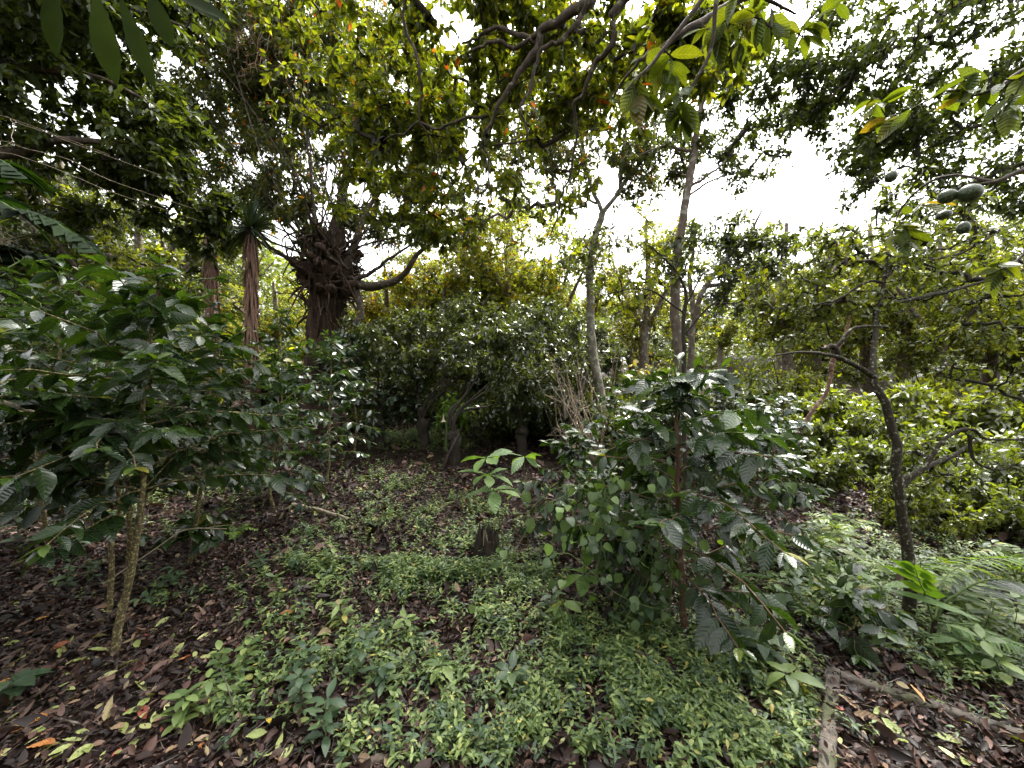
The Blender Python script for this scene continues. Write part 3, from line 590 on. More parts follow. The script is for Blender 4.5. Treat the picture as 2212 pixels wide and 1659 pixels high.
# slim trunks against the sky
D = 7.0; b0 = gp(1.65, D)
tree('slim_forked_tree', 'slim pale lichened trunk forking high into two against the white sky', 'tree', b0, ([b0, P(1297, 870, D), P(1284, 780, D), P(1277, 690, D), P(1274, 590, D), P(1283, 520, D), P(1302, 460, D)], [.105, .092, .08, .073, .067, .063, .06]),
 [(L3([(1302, 460), (1280, 410), (1262, 340), (1252, 270), (1235, 190)], D), [.042, .035, .028, .02, .010]), (L3([(1302, 460), (1335, 415), (1370, 370), (1410, 330), (1480, 300)], D, -.3), [.045, .038, .032, .024, .010]), (L3([(1340, 410), (1343, 350), (1352, 280), (1350, 190)], D, .2), [.04, .034, .024, .01]), (L3([(1290, 440), (1250, 425), (1200, 440)], D), [.025, .018, .008])],
 [PB(1310, 310, D, 200, 130, .9, 210), PB(1190, 330, D, 110, 120, .7, 90), PB(1290, 560, D-.3, 120, 70, .5, 45), PB(1430, 380, D, 130, 90, .6, 120), PB(1220, 130, D, 280, 150, .9, 260), PB(1090, 340, D, 150, 140, .8, 150), PB(1000, 470, D, 110, 70, .6, 60)],
 dict(mat='canopy_grey', L=.10, W=.40, n=20, spread=.15, side=.7, droop=.3, tilt=.6), 41, bark='pale_bark', twig='grey_bark', twig_r=.0045, sides=14)
D = 6.0; b0 = gp(2.62, D)
tree('tall_straight_tree', 'tall thin straight grey brown trunk rising behind the coffee shrub right of the path', 'tree', b0, ([b0, P(1470, 790, D), P(1457, 660, D), P(1463, 560, D), P(1473, 480, D), P(1488, 400, D), P(1501, 320, D), P(1514, 230, D), P(1530, 60, D)], [.085, .074, .07, .066, .062, .056, .05, .042, .02]),
 [(L3([(1489, 405), (1530, 380), (1570, 345), (1610, 325)], D, -.2), [.025, .02, .015, .008]), (L3([(1484, 425), (1530, 395), (1600, 375), (1680, 400)], D), [.02, .015, .010, .006]), (L3([(1500, 330), (1440, 315), (1380, 335)], D), [.03, .022, .01]), (L3([(1514, 230), (1560, 150), (1620, 100)], D), [.03, .022, .01])],
 [PB(1570, 250, D, 130, 80, .8, 110), PB(1640, 330, D, 90, 50, .5, 30), PB(1530, 60, D, 220, 140, 1, 240), PB(1700, 260, D, 110, 80, .7, 60), PB(1640, 200, D, 120, 110, .8, 60), PB(1440, 300, D, 90, 50, .5, 40), PB(1580, 390, D, 90, 30, .4, 12), PB(1480, 560, D-.2, 80, 60, .4, 40)],
 dict(mat='canopy_dark', L=.09, W=.38, n=20, spread=.15, side=.7, droop=.3, tilt=.6), 42, bark='grey_bark', twig='twig_dark', twig_r=.004, sides=14)
D = 7.2; b0 = gp(3.35, D)
tree('bushy_tree', 'bushy dark green tree standing against the sky right of the tall straight trunk', 'tree', b0, ([b0, P(1493, 780, D), P(1500, 690, D), P(1520, 620, D), P(1570, 560, D)], [.07, .06, .055, .045, .03]),
 [(L3([(1500, 690), (1490, 600), (1500, 520)], D), [.05, .04, .02]), (L3([(1520, 620), (1580, 610), (1650, 590)], D), [.05, .03, .012]), (L3([(1570, 560), (1620, 500), (1650, 450)], D), [.04, .03, .012])],
 [PB(1590, 540, D, 110, 100, .9, 130), PB(1660, 580, D, 80, 90, .8, 70), PB(1540, 640, D, 70, 80, .8, 50), PB(1500, 520, D, 50, 60, .5, 22)],
 dict(mat='bg_dark', L=.10, W=.42, n=20, spread=.16, side=.75, droop=.3, tilt=.6), 43, bark='grey_bark', twig_r=.004)
D = 4.6; b0 = gp(2.07, D)
tree('thin_dark_sapling', 'thin black stemmed sapling with bare sideways twigs in front of the tall straight trunk', 'tree', b0, ([b0, P(1478, 800, D), P(1481, 690, D), P(1478, 620, D), P(1440, 560, D), P(1392, 520, D)], [.028, .024, .022, .018, .012, .005]),
 [(L3([(1480, 680), (1430, 640), (1370, 620), (1300, 640)], D), [.012, .01, .007, .004]), (L3([(1480, 720), (1540, 660), (1600, 650), (1660, 600)], D), [.014, .011, .008, .004]), (L3([(1481, 660), (1520, 590), (1580, 560)], D), [.012, .008, .004])],
 [PB(1560, 620, D, 110, 60, .5, 22), PB(1380, 590, D, 80, 60, .5, 20), PB(1330, 640, D, 80, 40, .5, 14)],
 dict(mat='canopy', L=.10, W=.36, n=7, lod=1, spread=.05, side=.4, droop=.2, tilt=.5), 44, bark='twig_dark')
D = 5.6; b0 = gp((1600-1106)/F*D, D)
tree('leaning_red_sapling', 'reddish bare stem leaning to the right across the yellow green slope', 'tree', b0, ([b0, P(1680, 972, D), P(1735, 915, D), P(1780, 850, D), P(1800, 790, D), P(1832, 690, D), P(1850, 610, D)], [.034, .031, .028, .025, .022, .018, .010]),
 [(L3([(1795, 800), (1805, 760), (1800, 750), (1775, 748)], D), [.03, .035, .03, .02]), (L3([(1832, 690), (1800, 640), (1760, 610)], D), [.02, .014, .006])], [PB(1830, 600, D, 110, 70, .6, 50)], dict(mat='bg_yellow', L=.09, W=.42, n=14, spread=.12, side=.7, droop=.3), 45, bark='red_stem')

# crooked tree at right
D = 2.6; b0 = G(1955, 1350)
tree('crooked_right_tree', 'crooked lichen spotted trunk on the right forking into one arching limb and one upright', 'tree', b0, ([b0-(0, 0, .05), P(1966, 1260, D), P(1955, 1150, D), P(1938, 1040, D), P(1934, 950, D), P(1912, 875, D), P(1888, 815, D), P(1887, 730, 2.75), P(1896, 670, 2.8), P(1911, 600, 2.8), P(1918, 545, 2.8)], [0.0368, 0.0328, 0.0296, 0.0272, 0.0256, 0.024, 0.0208, 0.016, 0.0144, 0.0112, 0.0072]),
 [(L3([(1888, 815), (1842, 785), (1792, 768), (1742, 762), (1680, 768), (1640, 790)], D, -.2), [0.0192, 0.0152, 0.012, 0.0088, 0.0056, 0.0024]), (L3([(1796, 770), (1820, 730), (1852, 708), (1920, 706)], D-.05), [.015, .012, .010, .005]), (L3([(1812, 776), (1806, 755), (1795, 750), (1772, 752)], D-.05), [.016, .02, .018, .012]),
  (L3([(1945, 1040), (1993, 1011), (2040, 948), (2094, 927), (2127, 948), (2181, 950), (2260, 940)], D, .1), [0.0168, 0.0144, 0.0128, 0.0112, 0.0096, 0.008, 0.0048]), (L3([(1938, 1060), (1990, 1015), (2060, 985), (2110, 950)], D, .3), [.02, .018, .014, .008]),
  (L3([(1911, 600), (1950, 570), (2010, 560), (2080, 545), (2160, 500)], 2.8, .3), [.016, .014, .011, .009, .004]), (L3([(1900, 660), (2000, 640), (2100, 615), (2230, 580)], 2.8, .2), [.015, .012, .010, .006]), (L3([(1911, 610), (1870, 610), (1820, 640), (1760, 660)], 2.8), [.012, .010, .008, .004]), (L3([(2094, 940), (2110, 1000), (2180, 1010), (2240, 960)], 2.7), [.012, .009, .006, .004])],
 [PB(1900, 590, 3.2, 240, 110, .7, 210), PB(2100, 580, 3.2, 170, 130, .7, 150), PB(1760, 690, 3.1, 140, 100, .5, 110), PB(2080, 780, 3.2, 180, 120, .6, 90), PB(2090, 1010, 2.9, 150, 100, .5, 85), PB(1900, 470, 3.4, 190, 70, .6, 80)],
 dict(mat='bg_green', L=.052, W=.40, n=11, lod=1, spread=.06, side=.6, droop=.25, tilt=.5), 46, bark='mossy_bark', twig='twig_dark', twig_r=.0026, wig=.008, sides=14)

# ------------------------------------------------------------------ spreading trees on thick cut stumps at the end of the path
def stump_tree(label, px, py, cx, cy, rx, ry, n, seed, r=.11, mat='bg_dark', L=.11, dD=.2, rd=1.0, group='low spreading trees on cut stumps'):
    b0 = G(px, py); D = b0[1]; rng = np.random.default_rng(seed); n = int(n*1.5)
    hd = b0+(rng.normal(0, .03), 0, .45)
    lim = []
    for k in range(5):
        a = rng.uniform(-1, 1); e = P(cx+a*rx*.7, cy+rng.uniform(-.5, .6)*ry, D+dD+rng.uniform(-.5, .5)*rd); lim.append(([hd-(0, 0, .03), hd+(a*.12, 0, .35), hd*.5+e*.5+(0, 0, .1), e], [.026, .022, .015, .006]))
    return tree('stump_tree', label, 'tree', b0, ([b0-(0, 0, .05), b0+(0, 0, .2), hd, hd+(0, 0, .10)], [r*.8, r*.75, r*1.15, r*.3]), lim, [PB(cx, cy, D+dD, rx, ry, rd, n), PB(cx+25, cy+75, D+dD+.5, rx*.85, 55, rd*.6, 60), PB(cx+5, 885, D+dD*.5+.2, rx*.95, 42, rd*.6, 85)], dict(mat=mat, L=L*.85, W=.42, n=28, spread=.15, side=.75, droop=.35, tilt=.6), seed, bark='twig_dark', twig_r=.0032, group=group, lobes=.22, sides=18)
D = 10.; b0 = gp((1110-1106)/F*D, D)
tree('tall_olive_tree', 'tall airy olive yellow tree with the rounded crown rising over the end of the path', 'tree', b0, ([b0, P(1105, 840, D), P(1108, 740, D), P(1098, 640, D), P(1092, 540, D)], [.12, .1, .085, .06, .03]),
 [(L3([(1105, 760), (1050, 690), (1000, 640), (940, 610)], D, .3), [.06, .045, .03, .012]), (L3([(1106, 720), (1150, 670), (1190, 620)], D), [.05, .035, .012]), (L3([(1098, 640), (1050, 570), (1020, 520)], D), [.04, .025, .01])],
 [PB(1085, 540, D, 115, 105, 1.5, 250), PB(960, 620, D+.5, 120, 90, 1.2, 150), PB(1185, 640, D, 90, 90, 1.2, 140), PB(1080, 690, D-.3, 190, 80, 1.2, 190)], dict(mat='bg_yellow', L=.105, W=.42, n=26, spread=.2, side=.75, droop=.3, tilt=.6), 48, bark='grey_bark', twig_r=.004)
D = 11.; b0 = gp((860-1106)/F*D, D)
tree('golden_tree', 'golden leaved tree right of the pollard trunk under its long curved limb', 'tree', b0, ([b0, P(862, 820, D), P(858, 720, D), P(862, 640, D)], [.1, .085, .07, .03]), [(L3([(860, 740), (900, 680), (940, 640)], D), [.05, .03, .012])],
 [PB(860, 660, D, 95, 75, 1.2, 170), PB(930, 690, D, 90, 80, 1.2, 130), PB(800, 740, D, 80, 90, 1., 110)], dict(mat='golden', L=.12, W=.45, n=24, spread=.2, side=.75, droop=.3, tilt=.6), 49, bark='grey_bark', twig_r=.004)
stump_tree('low spreading tree whose thick stump stands left of the path end', 820, 968, 850, 760, 130, 100, 170, 51)
stump_tree('low spreading tree whose flared stump stands in the middle of the path end', 918, 968, 985, 735, 150, 105, 180, 52, dD=.5)
stump_tree('low spreading tree with split stump right of the path end', 982, 1000, 1110, 765, 150, 115, 180, 53, r=.10)
stump_tree('dark rounded shrubby tree behind the split stump', 1130, 985, 1165, 740, 140, 110, 210, 54, dD=1.6, rd=1.2)
stump_tree('shrubby tree beside the slim forked trunk', 1220, 1000, 1240, 770, 110, 120, 150, 55, dD=1.5)

# ------------------------------------------------------------------ background trees: three kinds, copied
def bg_proto(name, seed, H, mat, blobs, L, n, lab):
    z = np.array((0., 0, 0)); rng = np.random.default_rng(seed)
    lim = [([np.array((0, 0, H*.38)), np.array((cos(a)*H*.1, sin(a)*H*.1, H*.55)), np.array((cos(a)*H*.24, sin(a)*H*.24, H*.75))], [.10, .07, .03]) for a in rng.uniform(0, 6.28, 5)]
    return tree(name, lab, 'tree', z, ([z, z+(.1, 0, H*.3), z+(0, .1, H*.6), z+(0, 0, H*.85)], [.2, .16, .11, .05]), lim, [(np.array(c)*H, np.array(r)*H, k) for c, r, k in blobs], dict(mat=mat, L=L*.8, W=.42, n=int(n*1.35), spread=.32, side=.85, droop=.3, tilt=.7), seed, bark='grey_bark', twig_r=.009)
# (kind, x in picture, top in picture, distance, width factor, variant, label)
protos = [bg_proto('background_tree', 61, 8., 'bg_green', [((0, 0, .62), (.26, .26, .34), 210), ((.12, 0, .42), (.24, .24, .2), 90), ((-.14, .05, .5), (.2, .2, .2), 80)], .17, 30, 'x'),
          bg_proto('background_tree', 62, 8., 'bg_green', [((0, 0, .70), (.32, .32, .24), 190), ((.2, 0, .52), (.2, .2, .16), 80), ((-.18, 0, .48), (.22, .22, .18), 90), ((0, 0, .3), (.22, .22, .2), 60)], .17, 30, 'x'),
          bg_proto('background_tree', 63, 8., 'bg_green', [((0, 0, .55), (.22, .22, .42), 230), ((.06, .1, .35), (.26, .26, .24), 110)], .16, 30, 'x')]
BGT = [(0, 1095, 405, 12, 1.3, 'bg_yellow', 'tall bushy olive green tree standing behind the path end'),
 (1, 900, 560, 14, 1.1, 'bg_yellow', 'yellow green tree behind the long curved limb of the pollard'),
 (1, 1370, 640, 15, 1.1, 'bg_dark', 'greyish tree seen low between the two slim trunks'),
 (0, 1770, 520, 12, 1.0, 'bg_yellow', 'bright yellow green tree under the open patch of sky'),
 (1, 1960, 560, 11, 1.1, 'bg_yellow', 'yellow leaved tree behind the upright fork of the crooked tree'),
 (2, 2140, 480, 12, 1.2, 'bg_green', 'pale green hazy tree behind the hanging avocados'),
 (1, 2330, 560, 10, 1.2, 'bg_yellow', 'yellow green tree cut by the right edge of the photo'),
 (2, 420, 560, 12, 1.1, 'bg_yellow', 'yellow green tree showing behind the spiky palm stems'),
 (0, 590, 600, 13, 1.1, 'bg_yellow', 'sunlit tree showing left of the shaggy pollard trunk'),
 (1, 240, 470, 9, 1.0, 'bg_green', 'leafy tree above the left coffee shrubs'),
 (2, 800, 600, 19, 1.2, 'bg_yellow', 'distant yellow tree right of the pollard trunk'),
 (0, 1010, 580, 19, 1.2, 'bg_green', 'distant green tree behind the tall olive one'),
 (1, 1230, 610, 18, 1.1, 'bg_yellow', 'distant yellow green tree left of the slim forked trunk'),
 (0, 1480, 600, 19, 1.2, 'bg_dark', 'distant dull tree behind the tall straight trunk'),
 (2, 1680, 560, 18, 1.2, 'bg_green', 'distant tree right of the bushy dark tree'),
 (1, 1870, 560, 19, 1.3, 'bg_yellow', 'distant pale yellow tree beyond the leaning red stem'),
 (2, 2060, 540, 19, 1.2, 'bg_yellow', 'distant yellow tree far up the right slope'),
 (1, 80, 380, 9.5, 1.2, 'bg_dark', 'dark tree behind the big palm fronds at left'),
 (0, -130, 300, 8, 1.2, 'bg_dark', 'dark tree cut by the left edge of the photo'),
 (2, 700, 640, 24, 1.3, 'bg_dark', 'far dull tree hidden behind the shaggy pollard'),
 (0, 1560, 650, 24, 1.3, 'bg_yellow', 'far yellow tree low on the skyline right of centre'),
 (0, 1000, 520, 12, 1.1, 'bg_yellow', 'airy yellow green tree beside the tall olive one, above the path end'),
 (2, 1190, 535, 11, 1.1, 'bg_yellow', 'airy green tree left of the slim forked trunk'),
 (1, 1395, 480, 12, 1.0, 'bg_yellow', 'airy tree between the two slim trunks with sky showing through'),
 (0, 1700, 470, 11, 1.0, 'bg_yellow', 'olive tree right of the bushy dark tree under the sky gap'),
 (2, 1880, 470, 13, 1.1, 'bg_yellow', 'tall pale yellow tree left of the hanging avocados'),
 (0, 2030, 500, 10, 1.0, 'bg_yellow', 'dense green tree behind the upright fork at right'),
 (1, 2230, 440, 11, 1.1, 'bg_green', 'green tree beyond the right edge of the avocado branch'),
 (0, 830, 560, 11, 1.0, 'bg_yellow', 'golden green tree under the long curved limb of the pollard'),
 (2, 960, 600, 10, 1.0, 'bg_green', 'light green tree behind the left path stumps'),
 (1, 310, 400, 8.5, 1.0, 'bg_yellow', 'yellow green leafy tree between the dark left tree and the spiky palms'),
 (0, 130, 300, 9, 1.2, 'bg_dark', 'dark tree filling the shade under the dark left tree'),
 (1, 350, 500, 10, 1.1, 'bg_dark', 'dull tree behind the farther spiky palm'),
 (0, 490, 520, 15, 1.2, 'bg_green', 'green tree between the two spiky palms'),
 (1, 330, 600, 20, 1.4, 'bg_green', 'far green tree behind the left palms')]
used = {}
for kd, px, top, D, wf, var, lab in BGT:
    x = (px-1106)/F*D; z = float(hgt(x, D)); H = CAM_Z-(top-829.5)/F*D-z; s = H/6.9
    mats = None if var == 'bg_green' else {M['bg_green']: M[var]}
    t = protos[kd]; loc = (x, D, z-.1); sc_ = (max(s, .75)*wf, max(s, .75)*wf, s)
    t = copy_thing(t, loc, (px*7.3) % 6.28, sc_, lab, mats, 'background trees')
for t in protos:
    for ch in list(t.children): bpy.data.objects.remove(ch)
    bpy.data.objects.remove(t)

# understorey bushes: three kinds, copied
def bush_proto(seed, mat, L, n, tw, W_=.45):
    rng = np.random.default_rng(seed); z = np.array((0., 0, 0)); t = thing('bush', 'x', 'bush', z)
    b = MB(); sk = []
    for k in range(9):
        a = rng.uniform(0, 6.28); e = np.array((cos(a)*rng.uniform(.15, .6), sin(a)*rng.uniform(.15, .6), rng.uniform(.5, 1.2))); c_ = curve([z+rng.normal(0, .05, 3)*(1, 1, 0), e*.5+(0, 0, .12), e], 10, .02, rng); sk.append(c_); tubes(b, c_, np.linspace(.022, .006, 10), 6, rng=rng)
    b.build('stem_cluster', M['twig_dark'], t)
    b = MB(); grow(b, b, sk, [(np.array((0, 0, .72)), np.array((.85, .85, .62)), tw), (np.array((.3, .1, .4)), np.array((.7, .7, .4)), tw//3)], dict(L=L, W=W_, n=n, spread=.18, side=.8, droop=.35, tilt=.6), rng, .004, 4, tmat=1); b.build('foliage', [M[mat], M['twig_dark']], t)
    return t
bp_ = [bush_proto(71, 'bg_green', .11, 24, 190), bush_proto(72, 'bg_green', .105, 26, 190, .48), bush_proto(73, 'bg_green', .085, 30, 220, .4)]
BUSH = [(1, 870, 900, 10.5, 1.2, 'bg_yellow', 'yellow green bush beyond the middle path stump'), (0, 1010, 900, 10, 1.2, 'bg_yellow', 'light green bush behind the trumpet flower shrub'), (2, 1090, 930, 8.3, .9, 'bg_green', 'bushy green shrub right of the split stump'), (0, 1190, 900, 8.2, 1.1, 'bg_green', 'green shrub behind the small rounded coffee shrub'), (2, 760, 900, 9, 1.1, 'bg_green', 'green shrub between the pollard and the leftmost path stump'), (1, 1850, 930, 7.5, 1.3, 'bg_green', 'yellow green bush behind the fork of the crooked tree'), (1, 2010, 900, 8.5, 1.4, 'bg_yellow', 'sunlit broad leaved bush on the right slope above the low arm of the crooked tree'),
 (0, 2150, 900, 7.5, 1.3, 'bg_green', 'fresh green bush on the right slope near the photo edge'), (1, 2240, 1060, 5, 1.0, 'bg_green', 'fresh green bush low at the right edge above the palm fronds'),
 (0, 1790, 1040, 6.8, .9, 'bg_green', 'green bush below the leaning red stem'), (2, 1700, 900, 9.5, 1.5, 'bg_yellow', 'yellowish bush behind the leaning red stem'), (0, 1590, 930, 9, 1.3, 'bg_dark', 'dull bush behind the top of the vine covered coffee shrub'),
 (2, 1400, 900, 8, 1.4, 'bg_dark', 'twiggy dull bush between the two slim trunks'), (0, 1330, 960, 6.6, 1.0, 'bg_dark', 'dark bush at the foot of the slim forked tree'), (2, 1150, 960, 9, 1.3, 'bg_dark', 'dark bush at the right end of the path'),
 (0, 2060, 1130, 4.6, .7, 'bg_dark', 'dark bush under the low arm of the crooked tree'), (1, 1930, 1080, 5.6, .8, 'bg_green', 'leafy green bush just left of the crooked trunk'), (1, 650, 870, 9.5, 1.5, 'bg_yellow', 'yellow green bush behind the base of the pollard'),
 (0, 560, 880, 9, 1.5, 'bg_yellow', 'yellowish bush below the nearer spiky palm'), (2, 430, 870, 10, 1.7, 'bg_green', 'green bush below the farther spiky palm'), (1, 330, 800, 8, 1.3, 'bg_green', 'light green bush behind the left coffee shrubs'),
 (0, 180, 780, 7, 1.4, 'bg_dark', 'dark bush high behind the left coffee shrubs'), (1, 20, 760, 6.4, 1.5, 'bg_dark', 'dark bush at the left edge below the palm fronds'), (2, 800, 910, 11, 1.4, 'bg_green', 'green bush beyond the leftmost path stump'), (1, 940, 930, 12, 1.3, 'bright', 'sunlit green bush at the far end of the path'), (0, 1060, 930, 12, 1.4, 'bg_green', 'bush beyond the split stump'),
 (2, 1960, 1180, 4.2, .55, 'bg_green', 'low green bush behind the crooked trunk foot'), (0, 1760, 1130, 5.2, .6, 'bg_green', 'low fresh green bush between the vine covered shrub and the crooked trunk'), (1, 2180, 1180, 4, .6, 'bg_green', 'low bush behind the arching palm frond'), (2, 1480, 1000, 6.5, 1.1, 'bg_dark', 'dull bush at the foot of the tall straight trunk'), (0, 100, 950, 6, .9, 'bg_green', 'low green bush behind the fallen pole at left'), (2, 280, 950, 6.2, .8, 'bg_green', 'low green bush behind the forked coffee stem'), (1, 1250, 980, 8, 1.1, 'bg_yellow', 'yellowish bush left of the slim forked tree foot')]
for kd, px, cyy, D, s, var, lab in BUSH:
    x = (px-1106)/F*D; mats = None if var == 'bg_green' else {M['bg_green']: M[var]}
    copy_thing(bp_[kd], gp(x, D)-np.array((0, 0, .05)), (px*3.7) % 6.28, (s, s, s*1.05), lab, mats, 'understorey bushes')
for t in bp_:
    for ch in list(t.children): bpy.data.objects.remove(ch)
    bpy.data.objects.remove(t)

# far woods: one mass beyond the single trees, plus an added light screen
rng = np.random.default_rng(81); b = MB(); n = 62000
ang = rng.uniform(-1.15, 1.15, n); R = rng.uniform(26, 44, n); x = R*np.sin(ang); y = R*np.cos(ang)+4
top = 4.2+1.8*np.sin(ang*9+1)+1.2*np.sin(ang*23)+.8*np.sin(ang*47)+1.2*(R-26)/10
z = hgt(x, y)+rng.random(n)**.8*top*np.where(x < 0, 1.15, 1.0)
n2 = 30000; ang2 = rng.uniform(1.75, 4.53, n2); R2 = rng.uniform(5.5, 12, n2)      # unseen leaf screen added behind the camera to block light from there
x = np.concatenate([x, R2*np.sin(ang2)]); y = np.concatenate([y, R2*np.cos(ang2)]); z = np.concatenate([z, hgt(R2*np.sin(ang2), R2*np.cos(ang2))+rng.random(n2)**.9*(6.5+1.5*np.sin(ang2*7))]); n += n2
a = rng.uniform(0, 6.28, n); L = rng.uniform(.28, .6, n); L[-n2:] *= .62
leaves(b, np.stack([x, y, z], -1), np.stack([np.cos(a), np.sin(a), rng.uniform(-.8, .2, n)], -1), UP+rng.normal(0, .8, (n, 3)), L, L*.5, 2, fold=.3, rng=rng)
tag(b.build('far_woods_and_light_screen', M['bg_green']), 'mass of far yellowish woodland closing the view below the sky, plus unseen added light screen', 'woods', kind='stuff')

# ================================================================== COFFEE SHRUBS
b0 = G(245, 1420); D = b0[1]
coffee('coffee shrub with forked yellow lichened stem, nearest on the left', [[b0-(0, 0, .03), P(262, 1310, D), P(288, 1200, D), P(302, 1040, D), P(312, 860, D), P(330, 730, D-.03), P(338, 590, D-.05)], [b0+(-.02, 0, .25), P(238, 1290, D), P(244, 1180, D), P(256, 1070, D), P(245, 990, D+.05), P(215, 880, D+.1)]], 91, z0=.98, pairs=12, blen=.78, L=.165, droop=.5, r=.022)
coffee('tall coffee shrub just outside the left edge with large leaves reaching in', [stem_from(gp(-2.55, 1.72), np.array((-2.6, 1.72, 2.35)), seed=2)], 92, z0=1.0, pairs=11, blen=.72, L=.15, droop=.45, r=.024)
b0 = G(408, 1225); D = b0[1]
coffee('coffee shrub with thin dark stem right of the forked one', [[b0, P(425, 1120, D), P(440, 980, D), P(455, 860, D), P(470, 700, D)]], 93, z0=.85, pairs=13, blen=.85, L=.16, droop=.6)
b0 = G(590, 1105); D = b0[1]
coffee('coffee shrub overhanging the left edge of the path', [[b0, P(585, 1020, D), P(600, 900, D), P(610, 760, D)], ], 94, z0=.45, pairs=14, blen=.85, L=.15, droop=.7)
b0 = G(85, 1010); D = b0[1]
coffee('coffee shrub whose stem crosses the fallen pole at left', [[b0-(0, 0, .4), P(78, 950, D), P(70, 860, D), P(66, 760, D), P(70, 640, D)]], 95, z0=.8, pairs=11, blen=.8, L=.15, lod=1)
b0 = G(120, 1170); coffee('low coffee shrub in the shade at the left edge below the fallen pole', [stem_from(b0, b0+(.04, 0, .75), .03, 21)], 97, z0=.15, pairs=7, blen=.5, L=.14, droop=.5, r=.011)
coffee('tall coffee shrub directly behind the forked stem, reaching above it', [stem_from(gp(-2.75, 2.75), gp(-2.7, 2.75)+(0, 0, 2.25), seed=14)], 98, z0=.7, pairs=12, blen=.85, L=.165, droop=.5)
coffee('tall coffee shrub below the broad palm fronds at left', [stem_from(gp(-3.7, 3.1), gp(-3.65, 3.1)+(0, 0, 2.35), seed=15)], 99, z0=.6, pairs=12, blen=.85, L=.165, droop=.5, lod=1)
b0 = G(235, 1040)
coffee('coffee shrub deep in shade behind the forked stem', [stem_from(b0, b0+(.05, 0, 2.2), seed=4)], 96, z0=.5, pairs=12, blen=.8, L=.15, lod=1, parts=False)
for i, (x, y, h, lab) in enumerate([(-2.55, 5.3, 1.95, 'coffee shrub behind the one overhanging the left path edge'), (-3.6, 5.9, 2.3, 'coffee shrub below the spiky palms'), (-2.75, 6.7, 1.9, 'coffee shrub in front of the pollard foot'), (-4.9, 6.2, 2.4, 'coffee shrub up the bank left of the spiky palms'), (-2.15, 7.6, 1.75, 'far coffee shrub between the pollard and the path stumps'), (-6.0, 5.2, 2.5, 'coffee shrub high on the left bank')]):
    coffee(lab, [stem_from(gp(x, y), gp(x, y)+(.08, 0, h), seed=i)], 100+i, z0=.4, pairs=12, blen=.8, L=.15, lod=1, far=True, parts=False)
b0 = G(1480, 1375); D = b0[1]
coffee('coffee shrub right of the path, draped in heart leaved vine', [[b0, P(1475, 1250, D), P(1466, 1080, D), P(1462, 930, D), P(1466, 815, D)]], 111, z0=.42, pairs=14, blen=.82, L=.185, droop=.62, r=.024, bark='red_stem')
b0 = G(1245, 1200); D = b0[1]
coffee('small rounded coffee shrub left of the vine draped one', [stem_from(b0, P(1245, 935, D), .02, 5)], 112, z0=.25, pairs=11, blen=.6, L=.15, droop=.6, r=.014)
b0 = G(1375, 1290); D = b0[1]
coffee('short coffee shrub under the vine, bending over the path', [stem_from(b0, P(1330, 1040, D), .03, 6)], 113, z0=.25, pairs=9, blen=.62, L=.15, droop=.7, r=.013)
b0 = G(1640, 1180); D = b0[1]
coffee('coffee shrub directly right of the vine draped one', [stem_from(b0, P(1640, 925, D), .03, 7)], 114, z0=.3, pairs=13, blen=.75, L=.15, droop=.65, lod=0)
for i, (x, y, h, lab) in enumerate([(3.1, 4.9, 1.2, 'coffee shrub in the row below the leaning red stem'), (3.9, 5.6, 1.2, 'coffee shrub behind the crooked trunk'), (2.4, 5.4, 1.3, 'coffee shrub behind the right hand coffee shrubs'), (1.45, 5.6, 1.2, 'coffee shrub low behind the pale leaved plant'), (.75, 7.4, 1.4, 'coffee shrub at the right side of the path end')]):
    coffee(lab, [stem_from(gp(x, y), gp(x, y)+(.04, 0, h), seed=i+9)], 120+i, z0=.25, pairs=10, blen=.7, L=.14, lod=1, far=True, parts=False)
b0 = G(1828, 1412); coffee('knee high glossy coffee plant above the concrete bed', [stem_from(b0, b0+(.04, 0, .34), .02, 8)], 130, z0=.10, pairs=6, blen=.27, L=.15, droop=.5, r=.009, inner=.1)
b0 = G(405, 1228); coffee('small coffee sapling with big drooping leaves beside the forked stem', [stem_from(b0+(.03, .05, 0), b0+(.02, .05, .34), .02, 9)], 131, z0=.2, pairs=4, blen=.34, L=.18, droop=.6, r=.009, inner=.15)

# ------------------------------------------------------------------ vine over the coffee shrub
rng = np.random.default_rng(141); b0 = G(1440, 1330); D = b0[1]
t = thing('heart_leaved_vine', 'pale heart leaved vine sprawling over the right coffee shrub', 'vine', b0)
b = MB(); pos = []; 
for k in range(34):
    s0 = P(rng.uniform(1300, 1600), rng.uniform(1280, 1360), D-.05+rng.uniform(-.1, .2)); e = P(rng.uniform(1210, 1680), rng.uniform(990, 1250), D-rng.uniform(.15, .5)); g = e+np.array((rng.normal(0, .15), -.05, -rng.uniform(.1, .5)))
    c_ = curve([s0, (s0+e)/2+rng.normal(0, .12, 3), e, g], 16, .012, rng); tubes(b, c_, np.full(16, .0022), 4, rng=rng); pos.append(c_[4:])
b.build('stem_tangle', M['green_stem'], t)
pos = np.concatenate(pos); k = rng.integers(0, len(pos), 340); p = pos[k]+rng.normal(0, .05, (340, 3))
d = rng.normal(0, .6, (340, 3))+np.array((.1, -.3, -.8)); L = rng.uniform(.035, .075, 340)
b = MB(); leaves(b, p, d, np.array((0, -.75, .8))+rng.normal(0, .4, (340, 3)), L, L*.86, 1, 'heart', .2, .25, rng=rng); b.build('foliage', M['heart'], t)

